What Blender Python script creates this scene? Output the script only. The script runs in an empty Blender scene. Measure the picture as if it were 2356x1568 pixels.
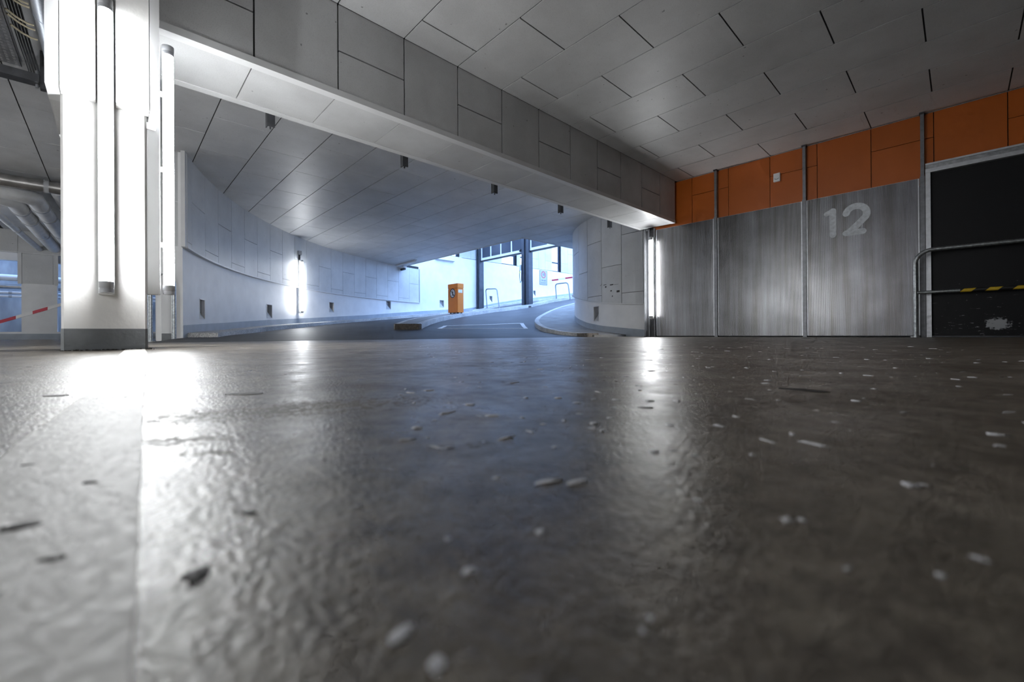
import bpy, math, random
from mathutils import Vector, Matrix
random.seed(7)
sc = bpy.context.scene
COL = sc.collection

# ---------------------------------------------------------------- camera
cam_d = bpy.data.cameras.new('camera')
cam = bpy.data.objects.new('camera', cam_d)
COL.objects.link(cam)
sc.camera = cam
CAM_H = 0.0755
YAW, PITCH, ROLL = 0.8082, -0.0017, -0.0062
F_PX, CX, CY = 972.19, 1190.88, 765.41
def cam_axes():
    cy, sy = math.cos(YAW), math.sin(YAW)
    cp, sp = math.cos(PITCH), math.sin(PITCH)
    cr, sr = math.cos(ROLL), math.sin(ROLL)
    Ry = Matrix(((cy, sy, 0), (-sy, cy, 0), (0, 0, 1)))
    B = Matrix(((1, 0, 0), (0, 0, -1), (0, 1, 0)))
    Rp = Matrix(((1, 0, 0), (0, cp, -sp), (0, sp, cp)))
    Rr = Matrix(((cr, -sr, 0), (sr, cr, 0), (0, 0, 1)))
    return Rr @ Rp @ B @ Ry
M = cam_axes()
right, down, fwd = M[0], M[1], M[2]
mw = Matrix(((right[0], -down[0], -fwd[0], 0), (right[1], -down[1], -fwd[1], 0),
             (right[2], -down[2], -fwd[2], CAM_H), (0, 0, 0, 1)))
cam.matrix_world = mw
cam_d.sensor_fit = 'HORIZONTAL'
cam_d.sensor_width = 36.0
cam_d.lens = F_PX / 2356 * 36
cam_d.shift_x = -(CX - 1178) / 2356
cam_d.shift_y = (CY - 784) / 2356
cam_d.clip_start = 0.005
cam_d.clip_end = 200
cam_d.dof.use_dof = True
cam_d.dof.focus_distance = 2.6
cam_d.dof.aperture_fstop = 5.0

# ---------------------------------------------------------------- world, exposure
SKY = 4.0
w = bpy.data.worlds.new('daylight'); sc.world = w
w.use_nodes = True
wn = w.node_tree.nodes; wn.clear()
bg = wn.new('ShaderNodeBackground'); wo = wn.new('ShaderNodeOutputWorld')
bg.inputs[0].default_value = (0.33, 0.54, 1.0, 1)
bg.inputs[1].default_value = SKY
w.node_tree.links.new(bg.outputs[0], wo.inputs[0])
sc.view_settings.view_transform = 'Standard'
sc.view_settings.look = 'None'
sc.view_settings.gamma = 1.0
sc.view_settings.use_curve_mapping = False
sc.view_settings.exposure = 0.64
sc.cycles.use_denoising = True
sc.cycles.use_light_tree = False
sc.cycles.max_bounces = 7
sc.cycles.diffuse_bounces = 4
sc.cycles.glossy_bounces = 3
sc.cycles.transmission_bounces = 4
sc.cycles.caustics_reflective = False
sc.cycles.caustics_refractive = False
sc.cycles.use_adaptive_sampling = True
sc.cycles.adaptive_threshold = 0.06
sc.cycles.adaptive_min_samples = 12
sc.cycles.sample_clamp_indirect = 8.0
TUBE = 44.0
FARTUBE = 42.0

# ---------------------------------------------------------------- materials
def nodes_of(name):
    m = bpy.data.materials.new(name); m.use_nodes = True
    nt = m.node_tree
    return m, nt, nt.nodes['Principled BSDF']
def N(nt, t, **kw):
    n = nt.nodes.new(t)
    for k, v in kw.items(): setattr(n, k, v)
    return n
def pos(nt, scale=(1, 1, 1), rot=(0, 0, 0)):
    g = N(nt, 'ShaderNodeNewGeometry'); mp = N(nt, 'ShaderNodeMapping')
    mp.inputs['Scale'].default_value = scale
    mp.inputs['Rotation'].default_value = rot
    nt.links.new(g.outputs['Position'], mp.inputs[0])
    return mp.outputs[0]
def noise(nt, vec, scale, detail=4, rough=0.55, dist=0.0):
    n = N(nt, 'ShaderNodeTexNoise')
    n.inputs['Scale'].default_value = scale; n.inputs['Detail'].default_value = detail
    n.inputs['Roughness'].default_value = rough; n.inputs['Distortion'].default_value = dist
    nt.links.new(vec, n.inputs['Vector'])
    return n.outputs[0]
def ramp(nt, fac, stops):
    r = N(nt, 'ShaderNodeValToRGB'); e = r.color_ramp.elements
    while len(e) < len(stops): e.new(0.5)
    for el, (p, c) in zip(e, stops):
        el.position = p; el.color = c if len(c) == 4 else (*c, 1)
    nt.links.new(fac, r.inputs[0])
    return r.outputs[0]
def g3(v): return (v, v, v, 1)
def mixc(nt, fac, a, b, mode='MIX'):
    m = N(nt, 'ShaderNodeMix', data_type='RGBA', blend_type=mode)
    def put(i, x):
        if hasattr(x, 'is_linked'): nt.links.new(x, m.inputs[i])
        elif i == 0: m.inputs[0].default_value = x
        else: m.inputs[i].default_value = x if len(x) == 4 else (*x, 1)
    put(0, fac); put(6, a); put(7, b)
    return m.outputs[2]
def math_n(nt, op, a, b=None, clamp=False):
    m = N(nt, 'ShaderNodeMath', operation=op, use_clamp=clamp)
    for i, x in enumerate((a, b)):
        if x is None: continue
        if hasattr(x, 'is_linked'): nt.links.new(x, m.inputs[i])
        else: m.inputs[i].default_value = x
    return m.outputs[0]
def bump(nt, b, h, strength, dist, prev=None):
    n = N(nt, 'ShaderNodeBump')
    n.inputs['Strength'].default_value = strength; n.inputs['Distance'].default_value = dist
    nt.links.new(h, n.inputs['Height'])
    if prev is not None: nt.links.new(prev, n.inputs['Normal'])
    nt.links.new(n.outputs[0], b.inputs['Normal'])
    return n.outputs[0]

def plain(name, col, rough=0.5, metal=0.0, var=0.12, scale=6.0, bmp=0.0, bscale=60.0, stretch=(1, 1, 1), obj_var=0.0, spec=0.5):
    m, nt, b = nodes_of(name)
    v = pos(nt, stretch)
    f = noise(nt, v, scale, 3)
    lo = tuple(c * (1 - var) for c in col); hi = tuple(min(1, c * (1 + var)) for c in col)
    c = ramp(nt, f, [(0.3, lo), (0.7, hi)])
    if obj_var:
        oi = N(nt, 'ShaderNodeObjectInfo')
        k = math_n(nt, 'MULTIPLY_ADD', oi.outputs['Random'], obj_var)
        k.node.inputs[2].default_value = 1 - obj_var / 2
        cc = N(nt, 'ShaderNodeCombineColor')
        for i in range(3): nt.links.new(k, cc.inputs[i])
        c = mixc(nt, 1.0, c, cc.outputs[0], 'MULTIPLY')
    nt.links.new(c, b.inputs['Base Color'])
    b.inputs['Roughness'].default_value = rough
    b.inputs['Metallic'].default_value = metal
    b.inputs['Specular IOR Level'].default_value = spec
    if bmp:
        bump(nt, b, noise(nt, v, bscale, 2), bmp, 0.004)
    return m

def panel_mat(name, col, rough=0.42, stain=0.12):
    """fibre-cement board: cloudy, fine speckle, little pits"""
    m, nt, b = nodes_of(name)
    v = pos(nt)
    c1 = ramp(nt, noise(nt, v, 1.7, 4, 0.6), [(0.3, tuple(x * (1 - stain) for x in col)), (0.7, tuple(min(1, x * (1 + stain * .6)) for x in col))])
    sp = ramp(nt, noise(nt, v, 140, 1, 0.7), [(0.30, g3(0.80)), (0.48, g3(1.0))])
    c = mixc(nt, 0.6, c1, sp, 'MULTIPLY')
    pit = ramp(nt, noise(nt, v, 23, 1, 0.4), [(0.20, g3(0.45)), (0.225, g3(1))])
    c = mixc(nt, 1.0, c, pit, 'MULTIPLY')
    oi = N(nt, 'ShaderNodeObjectInfo')
    k = ramp(nt, oi.outputs['Random'], [(0, g3(0.93)), (1, g3(1.0))])
    c = mixc(nt, 1.0, c, k, 'MULTIPLY')
    nt.links.new(c, b.inputs['Base Color'])
    b.inputs['Roughness'].default_value = rough
    return m

def emit_mat(name, col, strength):
    m, nt, b = nodes_of(name)
    b.inputs['Base Color'].default_value = (0.9, 0.9, 0.9, 1)
    b.inputs['Emission Color'].default_value = (*col, 1)
    b.inputs['Emission Strength'].default_value = strength
    return m

def floor_mat():
    m, nt, b = nodes_of('polished_concrete_floor')
    v = pos(nt)
    big = noise(nt, v, 0.55, 3, 0.6, 0.6)
    mid = noise(nt, v, 4.5, 5, 0.62, 0.8)
    fine = noise(nt, v, 60, 3, 0.65)
    base = ramp(nt, mid, [(0.28, (0.112, 0.095, 0.074)), (0.5, (0.195, 0.170, 0.138)), (0.72, (0.305, 0.272, 0.228))])
    c = mixc(nt, 0.55, base, ramp(nt, big, [(0.3, g3(0.72)), (0.7, g3(1.15))]), 'MULTIPLY')
    c = mixc(nt, 0.8, c, ramp(nt, fine, [(0.32, g3(0.55)), (0.62, g3(1.12))]), 'MULTIPLY')
    c = mixc(nt, 0.7, c, ramp(nt, noise(nt, v, 24, 4, 0.65, 0.9), [(0.32, g3(0.6)), (0.65, g3(1.15))]), 'MULTIPLY')
    # dark worn spots with shapes of their own
    spots = ramp(nt, noise(nt, v, 17, 4, 0.6, 1.2), [(0.27, g3(0.45)), (0.33, g3(1))])
    c = mixc(nt, 1.0, c, spots, 'MULTIPLY')
    spots2 = ramp(nt, noise(nt, v, 75, 3, 0.5, 0.6), [(0.24, g3(0.5)), (0.29, g3(1))])
    c = mixc(nt, 1.0, c, spots2, 'MULTIPLY')
    gq = N(nt, 'ShaderNodeNewGeometry'); sq = N(nt, 'ShaderNodeSeparateXYZ'); nt.links.new(gq.outputs['Position'], sq.inputs[0])
    worn = None
    for px, py, ux, uy, la, lb in ((-.385, .036, .6, .8, .045, .016), (-.47, .13, .30, .95, .15, .05), (-.335, .043, .6, .8, .02, .006)):
        ax = math_n(nt, 'SUBTRACT', sq.outputs['X'], px); ay = math_n(nt, 'SUBTRACT', sq.outputs['Y'], py)
        t1 = math_n(nt, 'ADD', math_n(nt, 'MULTIPLY', ax, ux / la), math_n(nt, 'MULTIPLY', ay, uy / la))
        t2 = math_n(nt, 'ADD', math_n(nt, 'MULTIPLY', ax, -uy / lb), math_n(nt, 'MULTIPLY', ay, ux / lb))
        rr = math_n(nt, 'ADD', math_n(nt, 'MULTIPLY', t1, t1), math_n(nt, 'MULTIPLY', t2, t2))
        rr = math_n(nt, 'ADD', rr, math_n(nt, 'MULTIPLY', math_n(nt, 'SUBTRACT', noise(nt, v, 110, 4, 0.7, 1.0), 0.5), 9.0))
        wq = ramp(nt, rr, [(0.35, g3(1)), (0.9, g3(0))])
        worn = wq if worn is None else math_n(nt, 'MAXIMUM', worn, wq)
    c = mixc(nt, math_n(nt, 'MULTIPLY', worn, 0.5), c, (0.075, 0.068, 0.058))
    # swirling tyre scuffs, lighter
    wv = N(nt, 'ShaderNodeTexWave', wave_type='RINGS', rings_direction='Z')
    wv.inputs['Scale'].default_value = 9; wv.inputs['Distortion'].default_value = 5
    wv.inputs['Detail'].default_value = 3; wv.inputs['Detail Scale'].default_value = 1.4
    nt.links.new(pos(nt, (1, 1, 1)), wv.inputs['Vector'])
    mask = ramp(nt, noise(nt, v, 3.0, 3), [(0.52, g3(0)), (0.68, g3(1))])
    sc_f = math_n(nt, 'MULTIPLY', ramp(nt, wv.outputs[0], [(0.72, g3(0)), (0.95, g3(1))]), mask)
    sc_f = math_n(nt, 'MULTIPLY', sc_f, 0.30)
    c = mixc(nt, sc_f, c, (0.34, 0.31, 0.25))
    nt.links.new(c, b.inputs['Base Color'])
    rg = ramp(nt, mid, [(0.25, g3(0.44)), (0.75, g3(0.26))])
    rg2 = mixc(nt, 0.5, rg, ramp(nt, noise(nt, v, 13, 5, 0.6, 1.0), [(0.3, g3(0.50)), (0.65, g3(0.22))]))
    dull = ramp(nt, noise(nt, v, 17, 4, 0.6, 1.2), [(0.27, g3(0.75)), (0.34, g3(0))])
    rg3 = math_n(nt, 'MAXIMUM', math_n(nt, 'MAXIMUM', rg2, dull), math_n(nt, 'MULTIPLY', worn, 0.58))
    nt.links.new(rg3, b.inputs['Roughness'])
    b.inputs['Specular IOR Level'].default_value = 0.30
    h = mixc(nt, 0.5, noise(nt, v, 9, 2, 0.5), noise(nt, v, 95, 3, 0.6))
    h2 = mixc(nt, 0.5, h, noise(nt, v, 260, 3, 0.6, 0.0))
    bump(nt, b, h2, 0.42, 0.005)
    return m

def strip_mat():
    m, nt, b = nodes_of('pale_cement_strip')
    v = pos(nt)
    mid = noise(nt, v, 22, 6, 0.6, 0.5)
    c = ramp(nt, mid, [(0.25, (0.60, 0.585, 0.55)), (0.7, (0.80, 0.785, 0.75))])
    pits = ramp(nt, noise(nt, v, 60, 4, 0.55, 1.4), [(0.24, g3(0.40)), (0.31, g3(1))])
    c = mixc(nt, 1.0, c, pits, 'MULTIPLY')
    nt.links.new(c, b.inputs['Base Color'])
    b.inputs['Roughness'].default_value = 0.46
    b.inputs['Specular IOR Level'].default_value = 0.32
    bump(nt, b, noise(nt, v, 130, 6, 0.6, 0.8), 0.5, 0.004)
    return m

def asphalt_mat():
    m, nt, b = nodes_of('dark_coated_ramp_surface')
    v = pos(nt)
    c = ramp(nt, noise(nt, v, 0.9, 6, 0.6, 0.5), [(0.3, (0.055, 0.055, 0.058)), (0.7, (0.10, 0.10, 0.102))])
    c = mixc(nt, 0.5, c, ramp(nt, noise(nt, v, 80, 3), [(0.3, g3(0.7)), (0.6, g3(1.1))]), 'MULTIPLY')
    nt.links.new(c, b.inputs['Base Color'])
    b.inputs['Roughness'].default_value = 0.55
    b.inputs['Specular IOR Level'].default_value = 0.22
    bump(nt, b, noise(nt, v, 120, 3), 0.2, 0.004)
    return m

def sheet_mat():
    """galvanised ribbed sheet: vertical streaks, stains, faint spangle"""
    m, nt, b = nodes_of('galvanised_ribbed_sheet')
    v = pos(nt, (1, 1, 1)); vs = pos(nt, (9, 9, 0.35))
    st = ramp(nt, noise(nt, vs, 1.5, 5, 0.6), [(0.3, (0.20, 0.190, 0.186)), (0.7, (0.33, 0.337, 0.36))])
    cl = ramp(nt, noise(nt, v, 2.0, 6, 0.55), [(0.3, g3(0.70)), (0.65, g3(1.05))])
    c = mixc(nt, 0.8, st, cl, 'MULTIPLY')
    sc1 = ramp(nt, noise(nt, pos(nt, (5, 5, 14)), 1.6, 5, 0.6, 0.8), [(0.20, g3(0.6)), (0.30, g3(1))])
    c = mixc(nt, 0.7, c, sc1, 'MULTIPLY')
    nt.links.new(c, b.inputs['Base Color'])
    b.inputs['Metallic'].default_value = 0.85
    nt.links.new(ramp(nt, noise(nt, v, 1.6, 3), [(0.3, g3(0.28)), (0.7, g3(0.36))]), b.inputs['Roughness'])
    return m

def black_door_mat():
    m, nt, b = nodes_of('scratched_black_sheet')
    v = pos(nt)
    n1 = noise(nt, pos(nt, (5, 5, 26)), 2.6, 5, 0.65, 0.9)
    g = N(nt, 'ShaderNodeNewGeometry'); sx = N(nt, 'ShaderNodeSeparateXYZ')
    nt.links.new(g.outputs['Position'], sx.inputs[0])
    low = math_n(nt, 'SUBTRACT', 1.05, sx.outputs['Z'])
    low = math_n(nt, 'MULTIPLY', low, 0.10)
    t = math_n(nt, 'ADD', n1, low)
    f = ramp(nt, t, [(0.735, g3(0)), (0.76, g3(1))])
    # one large worn-through patch near the floor
    dx = math_n(nt, 'DIVIDE', math_n(nt, 'SUBTRACT', sx.outputs['X'], 0.30), 0.105)
    dz = math_n(nt, 'DIVIDE', math_n(nt, 'SUBTRACT', sx.outputs['Z'], 0.155), 0.07)
    r2 = math_n(nt, 'ADD', math_n(nt, 'MULTIPLY', dx, dx), math_n(nt, 'MULTIPLY', dz, dz))
    r2 = math_n(nt, 'ADD', r2, math_n(nt, 'MULTIPLY', math_n(nt, 'SUBTRACT', noise(nt, v, 28, 5), 0.5), 3.2))
    f2 = ramp(nt, r2, [(0.55, g3(1)), (0.95, g3(0))])
    ff = math_n(nt, 'MAXIMUM', f, f2)
    c = mixc(nt, ff, (0.006, 0.0065, 0.008), (0.42, 0.43, 0.45))
    nt.links.new(c, b.inputs['Base Color'])
    b.inputs['Roughness'].default_value = 0.5
    b.inputs['Specular IOR Level'].default_value = 0.25
    return m

def stripe_mat():
    m, nt, b = nodes_of('black_yellow_hazard_tape')
    g = N(nt, 'ShaderNodeNewGeometry'); sx = N(nt, 'ShaderNodeSeparateXYZ')
    nt.links.new(g.outputs['Position'], sx.inputs[0])
    t = math_n(nt, 'ADD', sx.outputs['X'], math_n(nt, 'MULTIPLY', sx.outputs['Z'], -1.0))
    t = math_n(nt, 'FRACT', math_n(nt, 'ADD', math_n(nt, 'DIVIDE', t, 0.20), 20.63))
    f = math_n(nt, 'LESS_THAN', t, 0.47)
    nt.links.new(mixc(nt, f, (0.012, 0.012, 0.012), (0.75, 0.50, 0.03)), b.inputs['Base Color'])
    b.inputs['Roughness'].default_value = 0.45
    return m

def kerb_mat():
    m, nt, b = nodes_of('granite_kerb')
    v = pos(nt)
    c = ramp(nt, noise(nt, v, 70, 2, 0.5), [(0.4, (0.40, 0.40, 0.40)), (0.58, (0.80, 0.80, 0.78))])
    c = mixc(nt, 0.7, c, ramp(nt, noise(nt, v, 1.6, 4), [(0.35, g3(0.55)), (0.6, g3(1))]), 'MULTIPLY')
    nt.links.new(c, b.inputs['Base Color'])
    b.inputs['Roughness'].default_value = 0.6
    bump(nt, b, noise(nt, v, 60, 3), 0.5, 0.006)
    return m

MT = dict(
    ceil=panel_mat('ceiling_cement_board', (0.60, 0.605, 0.61), 0.47),
    beam=panel_mat('beam_cement_board', (0.58, 0.585, 0.59), 0.5, 0.14),
    clad=panel_mat('wall_cement_board', (0.64, 0.65, 0.655), 0.45),
    back=plain('dark_joint_backing', (0.035, 0.035, 0.036), 0.9),
    plaster=plain('white_painted_plaster', (0.82, 0.825, 0.83), 0.55, 0, 0.05, 3, 0.25, 40),
    column=plain('white_painted_column', (0.80, 0.795, 0.78), 0.5, 0, 0.04, 5, 0.3, 35),
    grey=plain('grey_painted_base', (0.17, 0.18, 0.19), 0.5, 0, 0.16, 9, 0.3, 40),
    bluegrey=plain('blue_grey_painted_base', (0.33, 0.37, 0.42), 0.5, 0, 0.10, 5, 0.2, 40),
    trimw=plain('pale_grey_metal_trim', (0.66, 0.665, 0.67), 0.4, 0.0, 0.03),
    orange=plain('orange_laminate_panel', (0.50, 0.112, 0.006), 0.42, 0, 0.05, 2.0, obj_var=0.06),
    floor=floor_mat(), strip=strip_mat(), road=asphalt_mat(), sheet=sheet_mat(), blackdoor=black_door_mat(),
    hazard=stripe_mat(), kerb=kerb_mat(),
    galv=plain('galvanised_steel', (0.42, 0.43, 0.45), 0.38, 0.8, 0.22, 30),
    postg=plain('dull_grey_post_steel', (0.20, 0.205, 0.22), 0.45, 0.6, 0.15, 20),
    recess=plain('grey_recess_lining', (0.42, 0.43, 0.45), 0.6),
    galvp=plain('pale_galvanised_steel', (0.62, 0.64, 0.67), 0.4, 0.6, 0.12, 20),
    tubeg=plain('weathered_galvanised_tube', (0.33, 0.35, 0.36), 0.4, 0.75, 0.35, 45),
    steel=plain('dark_blue_grey_steel', (0.045, 0.05, 0.062), 0.4, 0.3, 0.15),
    darkm=plain('dark_grey_metal', (0.07, 0.072, 0.078), 0.5, 0.4, 0.2, 14),
    housing=plain('white_plastic_housing', (0.72, 0.73, 0.74), 0.35, 0, 0.02),
    cap=plain('grey_plastic_cap', (0.45, 0.46, 0.48), 0.4, 0, 0.04),
    tube=emit_mat('lit_fluorescent_tube', (0.965, 0.985, 1.0), TUBE),
    tube_cool=emit_mat('lit_cool_fluorescent_tube', (0.93, 0.965, 1.0), FARTUBE),
    tube_off=plain('unlit_tube_diffuser', (0.62, 0.63, 0.65), 0.3, 0, 0.02),
    concrete=plain('raw_concrete', (0.30, 0.31, 0.32), 0.7, 0, 0.45, 2.2, 0.4, 30, (1, 1, 0.35)),
    pave=plain('pavement_concrete', (0.24, 0.232, 0.22), 0.6, 0, 0.2, 3, 0.2, 60),
    boxor=plain('orange_powder_coat', (0.85, 0.25, 0.02), 0.4, 0, 0.03),
    signplate=plain('grey_reflective_sign_sheet', (0.40, 0.42, 0.45), 0.45, 0, 0.02),
    white=plain('white_sheet', (0.85, 0.85, 0.85), 0.45, 0, 0.02),
    black=plain('black_paint', (0.015, 0.015, 0.017), 0.5),
    red=plain('signal_red', (0.50, 0.02, 0.05), 0.4, 0, 0.04),
    signgrey=plain('grey_print', (0.20, 0.21, 0.24), 0.5),
    numpaint=plain('faded_white_stencil_paint', (0.74, 0.78, 0.82), 0.55, 0, 0.18, 30, 0.2, 120),
    pipew=plain('white_pipe_insulation', (0.80, 0.81, 0.82), 0.38, 0, 0.08, 5),
    pipem=plain('brushed_metal_pipe', (0.42, 0.41, 0.40), 0.32, 0.75, 0.2, 8),
    duct=plain('galvanised_duct', (0.50, 0.54, 0.60), 0.35, 0.8, 0.15, 40),
    cable_d=plain('black_cable', (0.02, 0.02, 0.022), 0.5),
    cable_b=plain('beige_cable', (0.42, 0.37, 0.27), 0.5),
    frame_w=plain('dark_window_frame', (0.03, 0.04, 0.06), 0.4, 0.2),
    fleck=plain('white_paint_crumb', (0.62, 0.62, 0.64), 0.7, 0, 0.12, 300),
    grit=plain('dark_grit', (0.03, 0.027, 0.024), 0.7, 0, 0.3, 300),
    brown=plain('brown_stained_stone', (0.14, 0.12, 0.10), 0.7, 0, 0.4, 25, 0.4, 60),
    chrome=plain('dull_steel_tube', (0.22, 0.23, 0.26), 0.35, 0.6, 0.15),
)
# window glass
gm, gnt, gb = nodes_of('clear_window_glass')
gb.inputs['Transmission Weight'].default_value = 1.0
gb.inputs['Roughness'].default_value = 0.0
gb.inputs['IOR'].default_value = 1.02
MT['glass'] = gm
dm, dnt, db = nodes_of('dark_tinted_glazing')
db.inputs['Base Color'].default_value = (0.030, 0.036, 0.050, 1)
db.inputs['Roughness'].default_value = 0.25
MT['darkglass'] = dm

# ---------------------------------------------------------------- mesh helpers (all coordinates are world metres)
WL = {}
class MB:
    def __init__(s): s.v = []; s.f = []; s.sm = []
    def add(s, vs, fs, smooth=False):
        o = len(s.v); s.v += [tuple(p) for p in vs]
        s.f += [tuple(i + o for i in f) for f in fs]; s.sm += [smooth] * len(fs)
        return s
    def box(s, x0, x1, y0, y1, z0, z1):
        return s.add([(x0, y0, z0), (x1, y0, z0), (x1, y1, z0), (x0, y1, z0), (x0, y0, z1), (x1, y0, z1), (x1, y1, z1), (x0, y1, z1)],
                     [(0, 3, 2, 1), (4, 5, 6, 7), (0, 1, 5, 4), (1, 2, 6, 5), (2, 3, 7, 6), (3, 0, 4, 7)])
    def hexa(s, p):  # 8 points: bottom ring 4, top ring 4
        return s.add(p, [(0, 3, 2, 1), (4, 5, 6, 7), (0, 1, 5, 4), (1, 2, 6, 5), (2, 3, 7, 6), (3, 0, 4, 7)])
    def prism(s, poly, z0, z1):
        n = len(poly)
        vs = [(x, y, z0) for x, y in poly] + [(x, y, z1) for x, y in poly]
        return s.add(vs, [tuple(range(n - 1, -1, -1)), tuple(range(n, 2 * n))] + [(i, (i + 1) % n, n + (i + 1) % n, n + i) for i in range(n)])
    def tube(s, path, r, n=14, cap=True):
        path = [Vector(p) for p in path]; rings = []
        rr = r if isinstance(r, (list, tuple)) else [r] * len(path)
        up = None
        for i, p in enumerate(path):
            d = ((path[min(i + 1, len(path) - 1)] - p).normalized() + (p - path[max(i - 1, 0)]).normalized()).normalized()
            if up is None:
                up = Vector((0, 0, 1)) if abs(d.z) < 0.9 else Vector((1, 0, 0))
            a = d.cross(up).normalized(); b = a.cross(d).normalized(); up = b
            rings.append([p + (a * math.cos(2 * math.pi * k / n) + b * math.sin(2 * math.pi * k / n)) * rr[i] for k in range(n)])
        vs = [q for ring in rings for q in ring]; fs = []
        for i in range(len(path) - 1):
            for k in range(n):
                fs.append((i * n + k, i * n + (k + 1) % n, (i + 1) * n + (k + 1) % n, (i + 1) * n + k))
        s.add(vs, fs, True)
        if cap:
            s.add(rings[0], [tuple(range(n - 1, -1, -1))]); s.add(rings[-1], [tuple(range(n))])
        return s
    def build(s, name, mat, parent=None, bevel=0.0):
        xs, ys, zs = zip(*s.v)
        c = Vector(((min(xs) + max(xs)) / 2, (min(ys) + max(ys)) / 2, (min(zs) + max(zs)) / 2))
        me = bpy.data.meshes.new(name)
        me.from_pydata([(x - c.x, y - c.y, z - c.z) for x, y, z in s.v], [], s.f)
        me.polygons.foreach_set('use_smooth', s.sm)
        me.update()
        me.materials.append(MT[mat] if isinstance(mat, str) else mat)
        o = bpy.data.objects.new(name, me); COL.objects.link(o)
        WL[o.name] = c
        if parent is not None:
            o.parent = parent; o.location = c - WL[parent.name]
        else:
            o.location = c
        if bevel:
            bv = o.modifiers.new('soft_edges', 'BEVEL'); bv.width = bevel; bv.segments = 2; bv.limit_method = 'ANGLE'
        return o
def box(name, x0, x1, y0, y1, z0, z1, mat, parent=None, bevel=0.0):
    return MB().box(x0, x1, y0, y1, z0, z1).build(name, mat, parent, bevel)
def tag(o, label, cat, group=None, kind=None):
    o['label'] = label; o['category'] = cat
    if group: o['group'] = group
    if kind: o['kind'] = kind
    return o
def struct(o, label=None, cat=None):
    o['kind'] = 'structure'
    if label: o['label'] = label
    if cat: o['category'] = cat
    return o
def thing(name, loc, label, cat, group=None):
    o = bpy.data.objects.new(name, None); COL.objects.link(o)
    o.location = loc; o.empty_display_size = 0.1; WL[o.name] = Vector(loc)
    return tag(o, label, cat, group)
def lerp(t, tab):
    if t <= tab[0][0]: return tab[0][1]
    for (a, va), (b, vb) in zip(tab, tab[1:]):
        if t <= b: return va + (vb - va) * (t - a) / (b - a)
    return tab[-1][1]

# ---------------------------------------------------------------- measured layout
ZC = 2.795            # ceiling
X0, Y0 = -3.52, 1.341  # beam front face, first beam joint
XB = -4.22             # beam back face
ZB = 2.057             # beam underside
YW = 7.297             # face of the sheet partition
CC = (-4.466, 11.684); RO = 11.489; RI = 3.80   # ramp centre, outer and inner wall radii
XF = CC[0] - RO        # straight far wall
GAP = 0.012
def pol(a, r): return (CC[0] + r * math.cos(math.radians(a)), CC[1] + r * math.sin(math.radians(a)))
# wall-foot and road heights along the ramp (angle measured as minus degrees, then along +Y)
ZW = [(85, 0), (90, 0.0), (98.8, .05), (108.5, .105), (118.6, .195), (129, .32), (139.8, .449), (153.25, .64), (167.4, .90), (180, 1.12)]
ZR = [(85, -.03), (95, -.02), (98, 0.0), (108.5, .045), (111.7, .07), (119.6, .118), (124.5, .174), (132.8, .261), (141, .386), (150.7, .528), (158, .645), (165.5, .772), (173, .907), (180, 1.03)]
ZWS = [(11.684, 1.12), (12.6, 1.27), (13.7, 1.5), (15.5, 1.79), (17.6, 2.06), (19.8, 2.37), (26, 3.2)]
ZRS = [(11.684, 1.03), (12.6, 1.17), (13.7, 1.40), (15.5, 1.69), (17.6, 1.96), (19.8, 2.27), (26, 3.1)]
def zroad(x, y):
    if y >= CC[1]: return lerp(y, ZRS)
    a = -math.degrees(math.atan2(y - CC[1], x - CC[0]))
    return lerp(a, ZR)

# ================================================================ FLOOR
fl = struct(box('floor', -17.0, 5.0, -7.2, 7.9, -0.25, 0.0, 'floor'), 'scuffed glossy brownish concrete floor of the parking hall', 'floor')
# pale cement strip running from the column foot
def strip():
    n = 120; m = MB(); L_, R_ = [], []
    for i in range(n + 1):
        t = i / n; x = -3.18 + 3.7 * (t ** 0.8)
        yl = lerp(x, [(-3.2, 0.045), (-2.39, .016), (-.72, -.031), (-.45, -.050), (0.6, -.075)])
        yr = lerp(x, [(-3.2, 0.128), (-2.46, .107), (-.9, .036), (-.43, .0155), (-.2, .0065), (-.12, .003), (.6, -.01)])
        k = 0.10 * (yr - yl)
        L_.append((x, yl + random.uniform(-.05, .05) * k + .02 * k * math.sin(x * 9)))
        R_.append((x, yr + random.uniform(-.07, .07) * k + .03 * k * math.sin(x * 14)))
    zt = 0.0016
    vs = []
    for (a, b) in zip(L_, R_):
        vs += [(a[0], a[1], -0.004), (a[0], a[1] + .0008, zt), (b[0], b[1] - .0008, zt), (b[0], b[1], -0.004)]
    fs = []
    for i in range(n):
        for k in range(3):
            fs.append((i * 4 + k, i * 4 + k + 1, i * 4 + k + 5, i * 4 + k + 4))
    m.add(vs, fs)
    return m.build('trim_1', 'strip')
struct(strip(), 'pale cement repair strip running across the floor to the column foot', 'floor strip')

# ================================================================ CEILING
ceiling = MB()
ceiling.box(-16.95, 5.0, -7.2, 8.40, ZC + .009, ZC + .30)
ceiling.box(-8.55, 5.0, 8.40, 14.0, ZC + .009, ZC + .30)
ceil_o = struct(ceiling.build('ceiling', 'back'), 'flat ceiling lined with pale grey cement boards', 'ceiling')
def cpanel(x0, x1, y0, y1):
    if x1 - x0 < .03 or y1 - y0 < .03: return
    g = GAP / 2
    box('ceiling_panel', x0 + g, x1 - g, y0 + g, y1 - g, ZC, ZC + .0088, 'ceil', ceil_o)
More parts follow.
